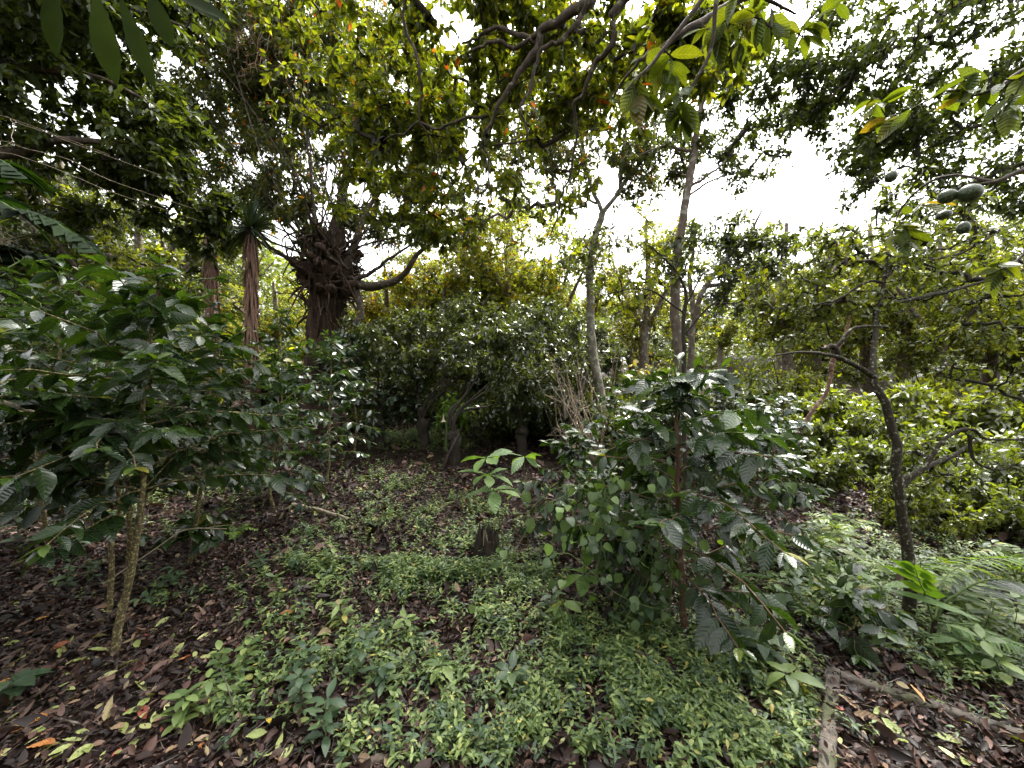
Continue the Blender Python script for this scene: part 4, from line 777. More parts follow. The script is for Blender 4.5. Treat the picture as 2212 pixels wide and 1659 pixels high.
# ------------------------------------------------------------------ broad leaved saplings and weeds, each its own plant
def rosette_plant(name, label, cat, px, py, whorls, h, L, Wd, mat, seed, nl=7, lod=0, prof='obov', group=None, lean=(0, 0), el=(.0, .5), ground=True, base=None, stem='green_stem', sr=.006, asparts=True):
    rng = np.random.default_rng(seed); b0 = G(px, py) if base is None else np.array(base); t = thing(name, label, cat, b0, group)
    p = curve([b0, b0+(lean[0]*.4, lean[1]*.4, h*.5), b0+(lean[0], lean[1], h)], 14, .004, rng); b = MB(); tubes(b, p, np.linspace(sr, sr*.5, 14), 6); b.build('stem', M[stem], t)
    fb = MB()
    for wi, f in enumerate(whorls):
        c_ = p[int(f*13)]; a0 = rng.uniform(0, 6.28)
        for k in range(nl):
            a = a0+k*2*pi/nl+rng.normal(0, .2); e = rng.uniform(*el); d = np.array((cos(a)*cos(e), sin(a)*cos(e), sin(e)))
            b = MB() if asparts else fb
            leaves(b, c_+d*.01, d, UP+rng.normal(0, .2, 3), L*rng.uniform(.65, 1.1), Wd*rng.uniform(.8, 1.1), lod, prof, rng.uniform(.1, .45), rng.uniform(.1, .35), .03 if lod == 0 else 0, rng=rng)
            if asparts: b.build('leaf', M[mat], t)
    if not asparts: fb.build('foliage', M[mat], t)
    return t
b0 = G(1262, 1330)
rosette_plant('broad_leaved_sapling', 'bright green sapling with two whorls of ragged leaves before the vine', 'sapling', 0, 0, [.60, 1.0], (P(0, 1170, b0[1])-b0)[2], .19, .085, 'bright', 151, nl=6, base=b0, el=(-.2, .55))
b0 = G(1092, 1215)
rosette_plant('pale_leaved_sapling', 'pale green broad leaved plant leaning over the right side of the path', 'sapling', 0, 0, [.72, .88, 1.0], (P(0, 985, b0[1])-b0)[2], .26, .10, 'pale', 152, nl=6, base=b0, el=(-.2, .4), lean=(-.16, -.1))
b0 = G(1140, 1190)
rosette_plant('pale_leaved_sapling', 'pale green plant with hanging leaves left of the small rounded coffee shrub', 'sapling', 0, 0, [.7, 1.0], (P(0, 985, b0[1])-b0)[2], .25, .085, 'pale', 153, nl=6, base=b0, el=(-.6, .3), lean=(-.03, -.05))
b0 = G(1415, 1345)
rosette_plant('pale_leaved_sapling', 'yellow green pointed leaves rising out of the vine in front of the coffee shrub', 'sapling', 0, 0, [.8, 1.0], (P(0, 1075, b0[1]-.25)-b0)[2], .2, .075, 'bright', 154, nl=5, base=b0+(0, -.25, 0), el=(.0, .6), prof='ellip')
rosette_plant('broad_leaved_weed', 'upright long leaved plant at the foot of the vine draped shrub', 'plant', 1392, 1375, [.3, .65, 1.0], .2, .19, .06, 'weed_blue', 155, nl=4, el=(.1, .9), prof='ellip')
rosette_plant('broad_leaved_weed', 'blue green wide leaved plant between the shrub foot and the concrete bed', 'plant', 1640, 1440, [.55, 1.0], .2, .19, .075, 'weed_blue', 156, nl=6, el=(-.1, .5), prof='ellip')
rosette_plant('broad_leaved_weed', 'large leaved weed beside the concrete bed corner', 'plant', 1700, 1520, [.5, 1.0], .14, .15, .06, 'weed', 157, nl=5, el=(-.1, .5), prof='ellip')
rosette_plant('broad_leaved_weed', 'dark round leaved plant at the bottom left edge', 'plant', 25, 1525, [.7, 1.0], .12, .14, .07, 'weed_blue', 158, nl=5, el=(-.2, .4), prof='ellip')
rosette_plant('broad_leaved_weed', 'pale four leaved weed in the middle foreground', 'plant', 955, 1480, [1.0], .10, .13, .05, 'weed', 159, nl=5, el=(-.1, .3), prof='ellip')
rosette_plant('broad_leaved_weed', 'dark green rosette weed among the foreground ground cover', 'plant', 1105, 1500, [.6, 1.0], .10, .13, .05, 'weed_blue', 160, nl=5, el=(.1, .8), prof='ellip')
rosette_plant('broad_leaved_weed', 'narrow leaved weed with drooping tips beside the right shrub foot', 'plant', 1215, 1360, [.8, 1.0], .16, .14, .06, 'weed', 161, nl=5, el=(-.5, .3), prof='ellip')
rosette_plant('broad_leaved_weed', 'pale rosette weed right of the concrete bed', 'plant', 2080, 1440, [.7, 1.0], .14, .17, .05, 'pale', 162, nl=6, el=(-.1, .5), prof='ellip')
rosette_plant('long_leaved_plant', 'plant with very long flat leaf in front of the crooked trunk foot', 'plant', 1905, 1375, [1.0], .3, .42, .09, 'pale', 163, nl=4, el=(-.1, .3), prof='ellip')
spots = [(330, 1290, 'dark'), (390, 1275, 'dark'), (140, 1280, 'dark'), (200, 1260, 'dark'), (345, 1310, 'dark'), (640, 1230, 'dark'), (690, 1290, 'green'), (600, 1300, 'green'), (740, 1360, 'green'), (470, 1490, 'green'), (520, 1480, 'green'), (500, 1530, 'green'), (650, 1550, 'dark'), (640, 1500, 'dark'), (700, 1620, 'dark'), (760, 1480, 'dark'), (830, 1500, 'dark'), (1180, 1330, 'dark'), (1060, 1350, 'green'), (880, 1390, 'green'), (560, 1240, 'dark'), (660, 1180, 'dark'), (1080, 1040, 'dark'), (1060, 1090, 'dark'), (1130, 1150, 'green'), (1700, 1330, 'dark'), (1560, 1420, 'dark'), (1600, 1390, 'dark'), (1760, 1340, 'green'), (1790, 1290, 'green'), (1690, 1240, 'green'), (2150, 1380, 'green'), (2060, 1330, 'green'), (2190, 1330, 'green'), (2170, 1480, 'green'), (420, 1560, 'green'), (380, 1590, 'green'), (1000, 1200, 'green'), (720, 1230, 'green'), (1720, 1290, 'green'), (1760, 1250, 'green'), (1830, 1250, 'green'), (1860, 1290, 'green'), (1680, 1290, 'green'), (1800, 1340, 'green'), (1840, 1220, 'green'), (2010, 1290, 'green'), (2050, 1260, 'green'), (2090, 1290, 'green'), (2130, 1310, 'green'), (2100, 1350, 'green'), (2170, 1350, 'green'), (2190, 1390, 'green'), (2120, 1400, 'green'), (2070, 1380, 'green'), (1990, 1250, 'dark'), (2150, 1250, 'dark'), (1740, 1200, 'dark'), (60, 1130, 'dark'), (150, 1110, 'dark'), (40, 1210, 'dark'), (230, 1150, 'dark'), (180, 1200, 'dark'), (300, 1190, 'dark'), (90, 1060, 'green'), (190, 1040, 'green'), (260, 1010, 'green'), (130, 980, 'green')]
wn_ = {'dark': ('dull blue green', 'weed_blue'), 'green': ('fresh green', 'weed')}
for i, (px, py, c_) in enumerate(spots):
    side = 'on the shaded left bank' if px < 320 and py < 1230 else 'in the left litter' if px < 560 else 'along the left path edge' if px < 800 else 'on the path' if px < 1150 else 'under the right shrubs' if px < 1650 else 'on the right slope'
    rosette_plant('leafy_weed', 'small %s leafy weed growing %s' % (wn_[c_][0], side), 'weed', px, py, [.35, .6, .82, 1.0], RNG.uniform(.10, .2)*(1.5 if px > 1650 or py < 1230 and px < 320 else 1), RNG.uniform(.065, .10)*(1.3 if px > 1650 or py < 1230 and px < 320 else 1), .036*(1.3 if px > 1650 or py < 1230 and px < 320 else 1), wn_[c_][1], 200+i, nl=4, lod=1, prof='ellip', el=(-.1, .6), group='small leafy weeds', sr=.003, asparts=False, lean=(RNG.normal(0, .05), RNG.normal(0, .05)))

# ------------------------------------------------------------------ palms and ferns
def frond(t, pts, nleaf, L, Wd, mat, rng, r=.008, t0=.25, up=(0, 0, 1), name='frond', taper=.4):
    c_ = curve(pts, 26, .003, rng); b = MB(); tubes(b, c_, np.linspace(r, r*.25, 26), 6, 1)
    q = np.linspace(t0, 1, nleaf); i = np.minimum((q*25).astype(int), 24); p = c_[i]; td = nrm(c_[np.minimum(i+1, 25)]-c_[np.maximum(i-1, 0)])
    sd = nrm(np.cross(td, np.array(up, float))); LL = L*(1-(1-taper)*((q-t0)/(1-t0))**1.5)*(.6+.4*np.minimum(1, (q-t0)*6))
    for sg in (-1, 1): leaves(b, p, td*.55+sg*sd+rng.normal(0, .06, p.shape)-np.array((0, 0, .12)), np.cross(sd, td)*1.0+rng.normal(0, .12, p.shape), LL*rng.uniform(.9, 1.1, nleaf), Wd, 1, 'lance', .18, .3, rng=rng)
    b.build(name, [M[mat], M['green_stem']], t)
rng = np.random.default_rng(301); b0 = G(2010, 1398); D = b0[1]
t = thing('young_palm', 'young feather palm with an arching frond right of the crooked trunk', 'palm', b0)
b = MB(); tubes(b, curve([b0, P(2015, 1370, D), P(2020, 1337, D)], 8), np.linspace(.018, .012, 8), 7); b.build('stem', M['mossy_bark'], t)
frond(t, L3([(2020, 1340), (2057, 1290), (2134, 1253), (2212, 1262), (2290, 1300)], D, -.1), 24, .24, .026, 'coffee', rng, .008, .3)
frond(t, L3([(2018, 1345), (1995, 1280), (1975, 1225)], D), 6, .2, .06, 'bright', rng, .006, .5)
frond(t, L3([(2020, 1340), (2070, 1350), (2140, 1370), (2212, 1400)], D, -.3), 18, .17, .016, 'pale', rng, .006, .2)
frond(t, [P(2020, 1338, D), P(2040, 1250, D+.2), P(2100, 1215, D+.5), P(2200, 1205, D+.7)], 14, .24, .04, 'bright', rng, .006, .3)
b0 = gp(-3.1, 2.15)
t = thing('broad_palm', 'dark broad palm frond arching in from the left edge above the coffee shrubs', 'palm', b0)
b = MB(); tubes(b, curve([b0, b0+(.05, 0, 1), b0+(.1, .05, 2.1)], 10), np.linspace(.05, .03, 10), 8); b.build('stem', M['mossy_bark'], t)
frond(t, [b0+(.1, .05, 2.1), P(-30, 440, 2.2), P(40, 455, 2.25), P(120, 480, 2.3), P(210, 545, 2.35)], 16, .32, .085, 'palm', rng, .009, .25)
frond(t, [b0+(.1, .05, 2.05), P(-60, 560, 2.3), P(20, 540, 2.4), P(120, 560, 2.5)], 16, .32, .085, 'palm', rng, .009, .3)
frond(t, [b0+(.1, .05, 2.1), P(-80, 380, 2.0), P(-20, 340, 1.9), P(50, 380, 1.9)], 14, .32, .085, 'palm', rng, .009, .3)
b0 = G(508, 1172); t = thing('small_fern', 'small bright fern on the dark litter at the left edge of the path', 'fern', b0)
for a in (.2, 1.4, 2.6, 3.9, 5.2): frond(t, [b0, b0+np.array((cos(a)*.08, sin(a)*.08, .12)), b0+np.array((cos(a)*.2, sin(a)*.2, .10))], 11, .06, .016, 'bright', rng, .002, .2)
b0 = G(1748, 1530); t = thing('moss_fern', 'tiny yellow green fern growing against the concrete bed', 'fern', b0)
for a in (.8, 1.7, 2.6, 3.6): frond(t, [b0, b0+np.array((cos(a)*.03, sin(a)*.03, .10)), b0+np.array((cos(a)*.08, sin(a)*.08, .16))], 14, .025, .010, 'bg_yellow', rng, .0015, .1)
for i, (px, py, lab) in enumerate(((1780, 1210, 'pale fern on the right slope left of the crooked trunk'), (1820, 1180, 'larger pale fern behind the knee high coffee plant'), (2200, 1260, 'fern patch at the right edge behind the arching palm frond'))):
    b0 = G(px, py); t = thing('slope_fern', lab, 'fern', b0)
    for k in range(6):
        a = k*1.05+i; frond(t, [b0, b0+np.array((cos(a)*.12, sin(a)*.12, .24)), b0+np.array((cos(a)*.34, sin(a)*.34, .22))], 14, .10, .022, 'weed', rng, .003, .2)

# ------------------------------------------------------------------ fruit
def avocado(label, px, py, D, L, r, tilt, top):
    c_ = P(px, py, D); rng = np.random.default_rng(int(px)); t = thing('avocado', label, 'fruit', c_, 'avocados on the right hand branch')
    ax = nrm(np.array(tilt, float)); z = np.linspace(0, 1, 18); pr = np.sqrt(np.clip(1-(2*z-1)**2, 0, 1))*(1-.18*(1-z))
    b = MB(); tubes(b, c_+ax*((z-.5)*L)[:, None], pr*r+.0004, 20); b.build('fruit', FRUIT, t)
    b = MB(); e = c_-ax*L*.5; tubes(b, curve([e, e*.6+np.array(top)*.4+(0, 0, -.01), np.array(top)], 8), np.full(8, .0022), 5); b.build('stalk', M['green_stem'], t)
m = NT('avocado_skin'); tc = m.n('TexCoord'); nz = m.n('TexNoise', Scale=160., Detail=3.); m.l(tc.outputs['Object'], nz.inputs['Vector'])
bs = m.n('BsdfPrincipled', Roughness=.42); m.l(m.ramp([(.35, (.012, .022, .008)), (.56, (.026, .042, .012)), (.63, (.10, .12, .045))], nz.outputs['Fac']), bs.inputs['Base Color'])
bp = m.n('Bump', Strength=.4, Distance=.003); m.l(nz.outputs['Fac'], bp.inputs['Height']); m.l(bp.outputs[0], bs.inputs['Normal']); o = m.n('OutputMaterial'); m.l(bs.outputs[0], o.inputs['Surface']); FRUIT = m.m
avocado('largest avocado, lying sideways at the top right of the hanging fruit', 2097, 417, 1.68, .094, .040, (-1, -.1, -.1), P(2140, 393, 1.7))
avocado('round avocado touching the largest one on its left', 2047, 424, 1.72, .068, .033, (-1, .1, -.35), P(2082, 403, 1.72))
avocado('narrow small avocado below the two larger ones', 2040, 464, 1.78, .070, .022, (-1, 0, -.3), P(2085, 402, 1.72))
avocado('lowest avocado, hanging on its own thin stalk', 2081, 492, 1.76, .058, .026, (-.15, 0, -1), P(2085, 402, 1.72))
avocado('avocado half hidden in the leaves left of the other fruit', 1925, 381, 2.15, .066, .030, (-.4, 0, -1), P(1960, 430, 2.2)+np.array((0, 0, .16)))

# ------------------------------------------------------------------ dead wood
def stick(name, label, cat, pts, r, mat, seed, group=None, part_twigs=0, lob=.1):
    rng = np.random.default_rng(seed); t = thing(name, label, cat, pts[0], group); n = max(10, len(pts)*5)
    c_ = curve(pts, n, r*.35, rng); b = MB(); tubes(b, c_, np.linspace(r, r*.7, n), 9, lobes=lob, rng=rng)
    tubes(b, np.stack([c_[0], c_[0]+(c_[0]-c_[1])*.02]), np.array([r, .0005]), 9, rng=rng); tubes(b, np.stack([c_[-1], c_[-1]+(c_[-1]-c_[-2])*.02]), np.array([r*.7, .0005]), 9, rng=rng)
    b.build('pole' if r > .02 else 'stick', M[mat], t)
    for k in range(part_twigs):
        i = rng.integers(2, n-2); d = rng.normal(0, 1, 3); d[2] = abs(d[2])*.4; q = curve([c_[i], c_[i]+d*.07, c_[i]+d*.15], 6, .005, rng); b = MB(); tubes(b, q, np.linspace(r*.5, r*.2, 6), 5); b.build('twig', M[mat], t)
    return t
stick('fallen_pole', 'long pale fallen pole slanting down at the left edge beside a coffee stem', 'pole', [P(-60, 850, 2.05), P(0, 868, 2.05), P(120, 905, 2.1), P(245, 950, 2.2)], .017, 'deadwood', 1)
g1, g2 = G(632, 1100), G(755, 1128)
stick('fallen_branch', 'pale broken branch lying on the left edge of the path', 'branch', [g1+(0, 0, .05), (g1+g2)/2+(0, 0, .05), g2+(0, 0, .03)], .022, 'deadwood', 2)
def gs(pts, z=.015): return [G(*p)+(0, 0, z) for p in pts]
stick('fallen_stick', 'thin dark stick lying on the litter at lower left', 'stick', gs([(20, 1562), (110, 1560), (190, 1578)]), .006, 'grey_bark', 3)
stick('fallen_stick', 'short brown stick left of the forked coffee stem', 'stick', gs([(140, 1325), (180, 1345), (225, 1362)]), .009, 'grey_bark', 4)
stick('fallen_stick', 'short brown stick right of the forked coffee stem', 'stick', gs([(345, 1405), (375, 1385), (395, 1370)]), .008, 'grey_bark', 5)
stick('fallen_stick', 'curved thin twig in front of the forked coffee stem', 'stick', gs([(230, 1440), (280, 1445), (335, 1465)]), .004, 'grey_bark', 6)
stick('fallen_branch', 'thick bark covered branch at the bottom edge of the photo', 'branch', gs([(790, 1665), (850, 1640), (920, 1620)], .02), .016, 'grey_bark', 7)
stick('fallen_stick', 'upright thin weed stalk in the foreground litter', 'stick', [G(500, 1570), G(500, 1570)+(0, 0, .12), G(500, 1570)+(-.05, 0, .28)], .003, 'grey_bark', 8)
stick('fallen_stick', 'long pale twig low over the litter beside the coffee sapling', 'stick', [P(225, 1260, 2.6), P(330, 1190, 2.7), P(400, 1145, 2.8), P(490, 1142, 2.9)], .005, 'pale_twig', 9, part_twigs=3)
stick('leaning_stick', 'dark stick leaning against the split stump right of the path end', 'stick', [G(955, 1015), G(955, 1015)+(.1, .05, .25), G(970, 1005)+(.15, .1, .5)], .025, 'char', 10)
stick('fallen_stick', 'thin twig lying across the litter behind the coffee sapling', 'stick', gs([(555, 1125), (600, 1135), (700, 1140)]), .005, 'grey_bark', 11)

# jagged rotten stump right of the path
b0 = G(1052, 1205); rng = np.random.default_rng(77); t = thing('rotten_stump', 'dark rotten stump with jagged broken top at the right edge of the path', 'stump', b0)
b = MB(); n = 40; th = np.linspace(0, 2*pi, n, endpoint=False); k = 9; rows = []
topz = .17+.10*np.abs(np.sin(th*3+.5))*rng.uniform(.3, 1.2, n)
for f in np.linspace(0, 1, k): rr = (.105-.025*f+.02*np.sin(th*4+1)+rng.normal(0, .004, n)); rows.append(np.stack([np.cos(th)*rr, np.sin(th)*rr, f*topz-.04*(f == 0)], -1))
for f in (.72, .45, .2): rr = (.08*f+.004*np.sin(th*4)); rows.append(np.stack([np.cos(th)*rr, np.sin(th)*rr, .06+.35*topz*f+rng.normal(0, .006, n)], -1))
V = np.concatenate(rows)+b0; kk = len(rows); i = np.arange(kk-1)[:, None]*n; j = np.arange(n)[None]; j2 = (j+1) % n
b.add(V, np.stack([i+j, i+j2, i+n+j2, i+n+j], -1).reshape(-1, 4), np.zeros((len(V), 2)), rng.random(len(V)), 0); b.build('stump_wood', M['char'], t)
for q in range(7):
    a = rng.uniform(0, 6.28); p = b0+np.array((cos(a)*.075, sin(a)*.075, .14)); bb = MB(); tubes(bb, curve([p, p+(0, 0, .08), p+(rng.normal(0, .01), 0, rng.uniform(.12, .2))], 7), np.array([.016, .015, .013, .011, .008, .005, .001]), 5, lobes=.3, rng=rng); bb.build('splinter', M['deadwood'] if q < 2 else M['char'], t)

# dry twiggy shrub near the slim forked tree
rng = np.random.default_rng(78); b0 = gp(1.35, 6.0); t = thing('bare_shrub', 'bare pale twiggy shrub in front of the slim forked tree', 'shrub', b0)
b = MB()
for k in range(26):
    e = P(rng.uniform(1180, 1360), rng.uniform(740, 960), 6.0+rng.normal(0, .3)); c_ = curve([b0, (b0+e)/2+rng.normal(0, .12, 3), e], 12, .02, rng); tubes(b, c_, np.linspace(.010, .003, 12), 4, rng=rng)
    for q in range(3):
        i = rng.integers(4, 11); tubes(b, curve([c_[i], c_[i]+rng.normal(0, .12, 3), c_[i]+rng.normal(0, .25, 3)+(0, 0, .1)], 6), np.linspace(.004, .0018, 6), 3, rng=rng)
b.build('stem_cluster', M['pale_twig'], t)
# pale bare vines at the left edge
for i, (l, lab) in enumerate((([(-20, 330), (80, 350), (170, 385), (250, 418)], 'lower thin pale vine strung across the dark upper left'), ([(-20, 305), (60, 322), (150, 345), (240, 390)], 'middle thin pale vine strung across the dark upper left'), ([(-20, 250), (50, 270), (110, 290), (160, 310)], 'upper thin pale vine strung across the dark upper left'), ([(8, 315), (25, 292), (32, 270), (40, 262)], 'short pale twig crossing the vines at the left edge'))):
    p = L3(l, 3.6, .3); stick('hanging_vine', lab, 'vine', [p[0]+np.array((-.8, 0, -.2))]+p+[p[-1]+np.array((.5, .4, -.1))], .0022, 'pale_twig', 400+i, 'bare vines at upper left', lob=0)
b0 = gp(-3.7, 2.35); t = thing('dry_grass_tuft', 'tuft of dry pale stalks at the left edge under the palm fronds', 'grass tuft', b0); b = MB()
for k in range(16): tubes(b, curve([b0+rng.normal(0, .05, 3), b0+(.1, .0, 1.5), P(rng.uniform(-60, 0), rng.uniform(480, 560), 2.3), P(rng.uniform(0, 60), rng.uniform(500, 570), 2.3)], 10), np.linspace(.004, .002, 10), 3, rng=rng)
b.build('stalk_cluster', M['pale_twig'], t)

# trumpet flowers and yellow leaves in the middle distance
b0 = G(965, 975); D = b0[1]; rng = np.random.default_rng(79)
tree('trumpet_flower_shrub', 'light green shrub with two pale hanging trumpet flowers at the path end', 'shrub', b0, ([b0, b0+(0, 0, .5), P(968, 880, D)], [.03, .025, .012]), [], [PB(970, 890, D, 45, 40, .4, 30)], dict(mat='bright', L=.15, W=.45, n=9, lod=1, spread=.1, side=.6, droop=.5), 79, bark='green_stem')
T = bpy.data.objects['trumpet_flower_shrub']
for px, py in ((958, 896), (977, 891)):
    p = P(px, py, D-.35); z = np.linspace(0, 1, 8); b = MB(); tubes(b, p+np.array((0, 0, -1))*(z*.12)[:, None], np.interp(z, [0, .3, .7, .9, 1], [.006, .010, .018, .036, .05]), 10); b.build('flower', bark_mat('pale_petal', (.55, .42, .30), (.70, .58, .45), None, 0, 9., 1, .6, 0), T)
b0 = gp(1.85, 5.6); tree('yellowing_shrub', 'yellow leaved sprig above the vine draped shrub', 'shrub', b0, ([b0, b0+(0, 0, 1), P(1378, 800, 5.6)], [.02, .016, .008]), [], [PB(1382, 792, 5.6, 30, 20, .2, 9)], dict(mat='sprig', L=.09, W=.5, n=4, lod=1, spread=.04, side=.3, droop=.5), 80, bark='green_stem')

# ================================================================== CONCRETE BED
zt = .125
def onz(px, py, z): D = (CAM_Z-z)*F/(py-829.5); return np.array(((px-1106)/F*D, D, z))
A = onz(1785, 1436, zt); e1 = nrm(onz(1772, 1579, zt)-A); e2 = nrm(onz(2212, 1577, zt)-A); e2 = nrm(e2-.0*e1)
LA, LB, TH = 1.25, 1.7, .055
def bed_uv(x, y):
    d = np.stack([np.asarray(x)-A[0], np.asarray(y)-A[1]], -1); Mi = np.linalg.inv(np.array([[e1[0], e2[0]], [e1[1], e2[1]]])); return d@Mi.T
m = NT('mossy_concrete'); tc = m.n('TexCoord'); n1 = m.n('TexNoise', Scale=22., Detail=9., Roughness=.7); n2 = m.n('TexNoise', Scale=6., Detail=5.); m.l(tc.outputs['Object'], n1.inputs['Vector']); m.l(tc.outputs['Object'], n2.inputs['Vector'])
c = m.ramp([(.3, (.045, .037, .030)), (.7, (.15, .125, .10))], n1.outputs['Fac']); c = m.mix('MIX', m.ramp([(.52, (0, 0, 0)), (.64, (.85, .85, .85))], n2.outputs['Fac']), c, (.045, .055, .014))
bs = m.n('BsdfPrincipled', Roughness=.9); m.l(c, bs.inputs['Base Color']); bp = m.n('Bump', Strength=.7, Distance=.012); m.l(n1.outputs['Fac'], bp.inputs['Height']); m.l(bp.outputs[0], bs.inputs['Normal']); o = m.n('OutputMaterial'); m.l(bs.outputs[0], o.inputs['Surface']); CONC = m.m
t = thing('concrete_bed', 'low mossy concrete bed full of dead leaves in the lower right corner', 'planting bed', (A[0], A[1], 0))
def wall(p, q, width, out):
    """a slab wall with rounded, worn edges from p to q"""
    n = 60; s = np.linspace(0, 1, n)[:, None]; c_ = p+(q-p)*s; o3 = np.array((out[0], out[1], 0))
    prof = [(0, -.35), (0, -.006), (.005, 0), (width-.005, 0), (width, -.006), (width, -.35)]
    rows = np.stack([c_+o3*a+np.array((0, 0, z)) for a, z in prof], 1)+np.random.default_rng(3).normal(0, .0022, (n, 6, 3))
    V = rows.reshape(-1, 3); i = np.arange(n-1)[:, None]*6+np.arange(5)[None]; i = i.reshape(-1, 1)
    b = MB(); b.add(V, np.concatenate([i, i+1, i+7, i+6], 1), np.zeros((len(V), 2)), np.zeros(len(V)), 0)
    for k in (0, n-1): b.add(rows[k], np.array([[0, 1, 4, 5], [1, 2, 3, 4]]), np.zeros((6, 2)), np.zeros(6), 0)
    b.build('edging', CONC, t)
wall(A, A+e1*LA, TH, e2); wall(A+e2*(TH+.003), A+e2*LB, TH, e1)
wall(A+e1*LA+e2*(TH+.003), A+e1*LA+e2*LB, TH, e1); wall(A+e2*LB+e1*(TH+.003), A+e2*LB+e1*(LA), TH, e2)
b = MB(); nn = 24; u = np.linspace(TH*.5, LA, nn); v = np.linspace(TH*.5, LB, nn); U, V_ = np.meshgrid(u, v); pz = A[None, None]+U[..., None]*e1+V_[..., None]*e2; pz[..., 2] = zt-.035+RNG.normal(0, .006, U.shape)
i = (np.arange(nn-1)[:, None]*nn+np.arange(nn-1)[None]).reshape(-1, 1); b.add(pz.reshape(-1, 3), np.concatenate([i, i+1, i+nn+1, i+nn], 1), np.zeros((nn*nn, 2)), np.zeros(nn*nn), 0); b.build('soil', bpy.data.materials['forest_soil'], t)
def surf(x, y):
    z = hgt(x, y); q = bed_uv(x, y); ins = (q[..., 0] > TH) & (q[..., 0] < LA) & (q[..., 1] > TH) & (q[..., 1] < LB)
    onw = (q[..., 0] > -.02) & (q[..., 0] < LA+TH) & (q[..., 1] > -.02) & (q[..., 1] < LB+TH) & ~ins
    return np.where(ins, zt-.03, np.where(onw, zt, z)), ins, onw
# mossy stone by the bed
c_ = G(1722, 1545); rng = np.random.default_rng(6); b = MB(); th = np.linspace(0, 2*pi, 20, endpoint=False); ph = np.linspace(.05, pi-.05, 12); rows = np.stack([np.stack([np.cos(th)*np.sin(p)*.075, np.sin(th)*np.sin(p)*.06, np.full(20, np.cos(p)*.05)], -1) for p in ph]); rows = rows*(1+.12*np.sin(rows[..., :1]*60)+rng.normal(0, .03, rows.shape[:2]+(1,)))
V = rows.reshape(-1, 3)+c_+(0, 0, .025); i = np.arange(11)[:, None]*20; j = np.arange(20)[None]; j2 = (j+1) % 20; b.add(V, np.stack([i+j, i+j2, i+20+j2, i+20+j], -1).reshape(-1, 4), np.zeros((len(V), 2)), np.zeros(len(V)), 0)
tag(b.build('mossy_stone', bark_mat('moss', (.03, .05, .012), (.09, .11, .025), None, 0, 60., 1.)), 'rounded mossy stone against the left side of the concrete bed', 'stone')

# ================================================================== LITTER AND GROUND COVER
def litter():
    rng = np.random.default_rng(500); xs_, ys_ = [], []
    for n, x0, x1, y0, y1 in ((62000, -4.6, 4.6, 1.2, 3.4), (30000, -7.5, 6, 3.4, 6), (12000, -9, 8, 6, 11)):
        xs_.append(rng.uniform(x0, x1, n)); ys_.append(rng.uniform(y0, y1, n))
    d2 = rng.random((1500, 2)); q = A[:2]+(TH+d2[:, :1]*(LA-TH))*e1[:2]+(TH+d2[:, 1:]*(LB-TH))*e2[:2]
    x = np.concatenate(xs_+[q[:, 0]]); y = np.concatenate(ys_+[q[:, 1]]); k = np.abs(x) < y*1.5+.6; x, y = x[k], y[k]
    z, ins, onw = surf(x, y); n = len(x); k = ~onw | (rng.random(n) < .2); x, y, z = x[k], y[k], z[k]; n = len(x)
    a = rng.uniform(0, 6.28, n); L = rng.uniform(.014, .050, n)*(1+(y > 3.4)*.35+(y > 6)*.5)*np.where(rng.random(n) < .08, 2.1, 1)
    d = np.stack([np.cos(a), np.sin(a), rng.normal(.04, .3, n)], -1)
    b = MB(); leaves(b, np.stack([x, y, z+rng.uniform(.002, .035, n)], -1), d, UP+rng.normal(0, .6, (n, 3)), L, L*rng.uniform(.35, .65, n), 1, 'ellip', rng.uniform(-.5, .7, n), rng.uniform(-.4, 1.1, n), rng=rng)
    q_ = 45000; x = rng.uniform(-4.5, 4.5, q_); y = rng.uniform(1.2, 5.5, q_); z = surf(x, y)[0]; a = rng.uniform(0, 6.28, q_); L = rng.uniform(.006, .028, q_)
    leaves(b, np.stack([x, y, z+rng.uniform(.002, .03, q_)], -1), np.stack([np.cos(a), np.sin(a), rng.normal(.05, .5, q_)], -1), UP+rng.normal(0, .9, (q_, 3)), L, L*rng.uniform(.3, .9, q_), 2, curl=rng.uniform(-.5, .5, q_), fold=rng.uniform(-.5, .9, q_), rng=rng)
    m_ = 5000; x = rng.uniform(-4, 4, m_); y = rng.uniform(1.25, 5, m_); z = surf(x, y)[0]; a = rng.uniform(0, 6.28, m_); l_ = rng.uniform(.02, .09, m_)
    p0 = np.stack([x, y, z+.012+rng.random(m_)*.02], -1); dd = np.stack([np.cos(a), np.sin(a), rng.normal(0, .12, m_)], -1)*l_[:, None]
    tubes(b, np.stack([p0-dd, p0+rng.normal(0, .006, p0.shape), p0+dd], 1), np.tile([.0012, .0016, .001], (m_, 1)), 3, 1, rng=rng)
    tag(b.build('leaf_litter', [M['litter'], M['grey_bark']]), 'carpet of dark brown curled dead leaves', 'leaf litter', kind='stuff')
litter()

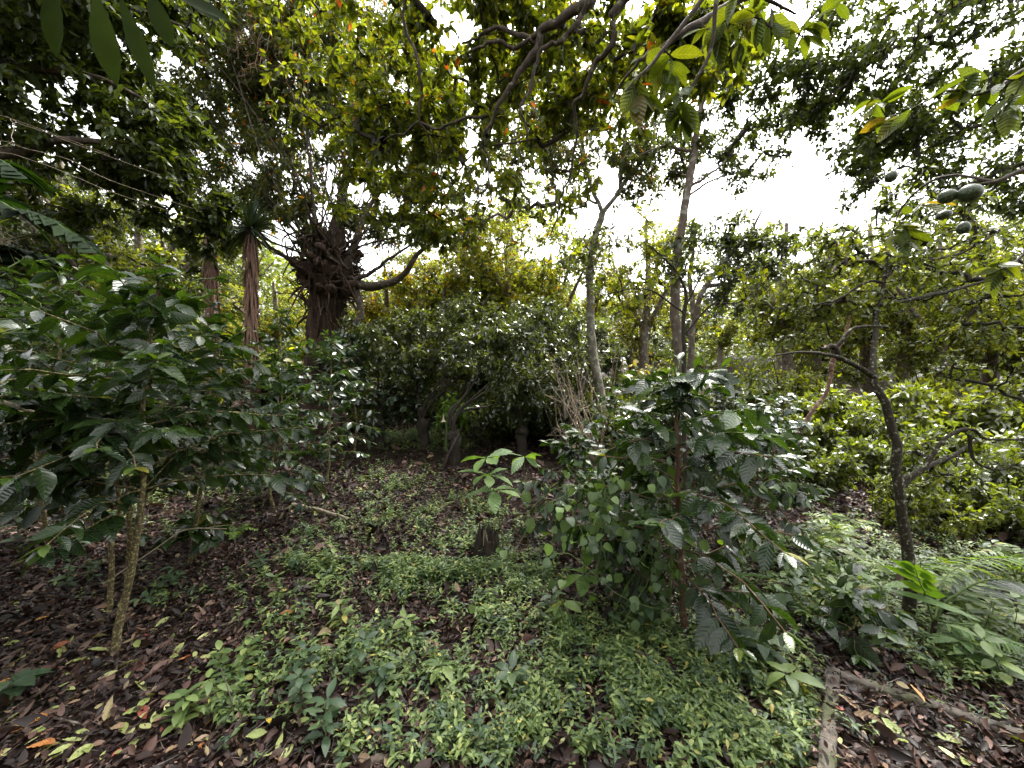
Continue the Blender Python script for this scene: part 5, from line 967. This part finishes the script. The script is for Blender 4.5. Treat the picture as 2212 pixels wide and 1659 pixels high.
def picture(x, y, z): return 1106+F*x/y, 829.5-F*(z-CAM_Z)/y
COVER = [(1350, 1500, 330, 130, 1.0), (1250, 1400, 260, 60, .9), (1560, 1590, 200, 110, 1.1), (1180, 1600, 270, 80, .9), (830, 1590, 180, 70, .35), (1700, 1600, 130, 70, .8), (1050, 1350, 160, 60, .3), (900, 1215, 190, 75, 1.1), (930, 1130, 150, 45, 1.0), (880, 1290, 200, 30, .3), (880, 1440, 190, 60, .3), (700, 1180, 80, 60, .5), (980, 1230, 130, 50, .9), (1120, 1240, 90, 60, .6), (640, 1310, 120, 80, .18), (760, 1400, 120, 60, .35), (560, 1500, 160, 90, .2), (1730, 1240, 150, 60, .7), (1820, 1300, 160, 60, .6), (2120, 1320, 150, 110, 1.1), (1940, 1230, 120, 60, .8), (2100, 1440, 130, 50, .45), (1750, 1180, 160, 50, .8), (150, 1010, 260, 70, .7), (330, 1080, 200, 60, .35), (220, 1280, 190, 45, .22), (930, 952, 110, 20, 1.2), (850, 1050, 130, 40, .25), (1880, 1590, 120, 60, .45), (2150, 1620, 100, 50, .25), (1500, 1400, 160, 50, .3)]
def cover():
    rng = np.random.default_rng(510); n = 75000
    x = rng.uniform(-5, 6, n); y = rng.uniform(1.25, 9, n)**1; 
    x2 = rng.uniform(-2.5, 3.2, n); y2 = rng.uniform(1.25, 3.2, n); x = np.concatenate([x, x2]); y = np.concatenate([y, y2])
    z, ins, onw = surf(x, y); k = (np.abs(x) < y*1.45+.3) & ~onw; x, y, z, ins = x[k], y[k], z[k], ins[k]
    px, py = picture(x, y, z); w = np.zeros(len(x))
    for cx, cy_, rx, ry, a in COVER: w = np.maximum(w, a*np.exp(-(((px-cx)/rx)**2+((py-cy_)/ry)**2)**1.5))
    g1 = rng.random((60, 60)); g2 = rng.random((150, 150)); cl = .6*g1[((x+6)*4).astype(int) % 60, (y*4).astype(int) % 60]+.4*g2[((x+6)*11).astype(int) % 150, (y*11).astype(int) % 150]; w = w*np.clip((cl-.28)*3.2, .03, 1.4)*np.where(ins, .12, 1)
    dens = np.where(y < 3.0, .34, 1.0); k = rng.random(len(x)) < w*dens; x, y, z = x[k], y[k], z[k]; n = len(x)
    h = rng.uniform(.03, .13, n); ln = rng.normal(0, .03, (n, 2)); st = np.stack([x, y, z], -1); tp = st+np.stack([ln[:, 0], ln[:, 1], h], -1)
    for nm, sel, mat, lab in (('ground_cover', rng.random(n) < .80, 'weed', 'carpet of small pale green pointed leaved weeds along the path'), ('dull_ground_cover', None, 'weed_blue', 'scattered dull blue green seedlings among the pale weeds')):
        if sel is None: sel = ~keep
        else: keep = sel
        s0, t0 = st[sel], tp[sel]; m_ = len(s0); b = MB(); tubes(b, np.stack([s0, (s0+t0)/2+rng.normal(0, .005, s0.shape), t0], 1), np.tile([.0016, .0013, .0008], (m_, 1)), 3, 1, rng=rng)
        nl = 8; f = np.tile(np.array([.35, .4, .62, .66, .82, .86, 1., 1.]), (m_, 1)); p = s0[:, None]*(1-f[..., None])+t0[:, None]*f[..., None]
        a = rng.uniform(0, 6.28, (m_, 1))+np.tile(np.array([0, pi, 1.6, 1.6+pi, .3, .3+pi, 1.9, 1.9+pi]), (m_, 1))+rng.normal(0, .3, (m_, nl)); el = rng.uniform(-.25, .65, (m_, nl))
        d = np.stack([np.cos(a)*np.cos(el), np.sin(a)*np.cos(el), np.sin(el)], -1); sz = rng.uniform(.020, .042, (m_, 1))*(1.15 if mat == 'weed' else 1.3); L = sz*rng.uniform(.7, 1.15, (m_, nl))
        g = rng.random((m_, nl)) < .88
        leaves(b, p[g], d[g], (UP+rng.normal(0, .3, (m_, nl, 3)))[g], L[g], L[g]*rng.uniform(.34, .44, g.sum()), 1, 'lance', .25, .3, rng=rng)
        tag(b.build(nm, [M[mat], M['green_stem']]), lab, 'ground cover', kind='stuff')
cover()

# single fallen leaves one can pick out
def fallen():
    rng = np.random.default_rng(520); protos = {}
    for mat in ('fall_pale', 'fall_orange', 'fall_brown', 'fall_red', 'fall_yellow'):
        for k in range(4):
            b = MB(); leaves(b, np.array((-.5, 0, 0.)), np.array((1, 0, 0.)), UP, 1.0, rng.uniform(.34, .55), 0, 'ellip', rng.uniform(-.25, .3), rng.uniform(.1, .7), rng.uniform(.02, .07), rng=rng); protos[mat, k] = b.mesh('fallen_leaf', M[mat])
    def put(px, py, L, mat, label, rz=None, group='fallen leaves'):
        D = None; p = G(px, py); q = onz(px, py, zt-.03)
        s_, ins, onw = surf(np.array([q[0]]), np.array([q[1]]))
        if (ins | onw)[0]: p = np.array((q[0], q[1], float(s_[0])))
        o = bpy.data.objects.new('fallen_leaf', protos[mat, int(rng.integers(4))]); COL.objects.link(o); o.location = p+(0, 0, .028); o.scale = (L, L, L)
        o.rotation_euler = (rng.normal(0, .3), rng.normal(0, .25), rng.uniform(0, 6.28) if rz is None else rz); tag(o, label, 'leaf', group)
    put(795, 1155, .17, 'fall_yellow', 'single bright yellow leaf lying on the green path', .0)
    put(700, 1400, .10, 'fall_brown', 'pinkish curled leaf alone in the middle of the litter band')
    put(930, 1352, .13, 'fall_brown', 'folded pinkish brown leaf at the centre of the foreground')
    put(50, 1590, .10, 'fall_orange', 'orange and yellow leaf at the bottom left', .6)
    put(580, 1572, .045, 'fall_yellow', 'small round yellow leaf between the foreground weeds')
    put(1980, 1525, .08, 'fall_orange', 'orange leaf on the concrete bed')
    put(1815, 1545, .05, 'fall_red', 'pink leaf on the concrete bed near its left wall')
    put(1880, 1570, .11, 'fall_brown', 'curled tan leaf in the middle of the concrete bed')
    put(1930, 1590, .09, 'fall_pale', 'pale green leaf at the lower part of the concrete bed')
    put(180, 1436, .13, 'fall_pale', 'long pale green leaf standing left of the coffee stem foot', .9)
    put(280, 1445, .11, 'fall_pale', 'long white green leaf right of the coffee stem foot', 1.0)
    put(310, 1388, .06, 'fall_red', 'two toned red leaf right of the coffee stem', 0)
    put(90, 1352, .07, 'fall_orange', 'orange leaf left of the coffee stem')
    put(128, 1412, .08, 'fall_orange', 'rusty folded leaf below the coffee stem at left')
    put(1185, 1500, .05, 'fall_red', 'red leaf upright in the middle of the ground cover')
    put(1630, 1440, .09, 'fall_red', 'dusty pink leaf near the concrete bed corner')
    for mat, lab, n, reg in (('fall_pale', 'pale yellow green fallen leaf on the dark litter in the left foreground', 110, (0, 780, 1300, 1655)), ('fall_orange', 'orange brown fallen leaf on the dark litter in the left foreground', 14, (0, 780, 1310, 1655)), ('fall_brown', 'tan curled fallen leaf on the dark litter in the left foreground', 44, (0, 800, 1290, 1655)),
                              ('fall_pale', 'pale fallen leaf lying inside the concrete bed', 22, (1800, 2200, 1470, 1640)), ('fall_brown', 'brown curled leaf lying inside the concrete bed', 22, (1800, 2200, 1470, 1640)), ('fall_pale', 'pale fallen leaf among the foreground ground cover', 26, (780, 1650, 1280, 1650)), ('fall_brown', 'tan fallen leaf among the foreground ground cover', 12, (780, 1650, 1280, 1650)),
                              ('fall_brown', 'tan fallen leaf on the brown litter at the far part of the path', 26, (770, 1040, 975, 1130)), ('fall_orange', 'orange fallen leaf on the brown litter at the far part of the path', 7, (770, 1040, 975, 1130)), ('fall_red', 'red brown fallen leaf in the left foreground litter', 8, (0, 780, 1310, 1655)), ('fall_pale', 'pale fallen leaf on the shaded slope right of the coffee shrub', 14, (1650, 2200, 1330, 1440))):
        for k in range(n):
            px, py = rng.uniform(reg[0], reg[1]), rng.uniform(reg[2], reg[3])
            if reg[0] == 1800:
                a, c_ = rng.uniform(TH, .75), rng.uniform(TH, 1.0); q = A+a*e1+c_*e2; px, py = picture(q[0], q[1], zt-.03)
            D = 1.6*F/max(py-829.5, 60); put(px, py, (rng.uniform(.035, .09) if mat == 'fall_pale' else rng.uniform(.035, .08)), mat, lab)
fallen()
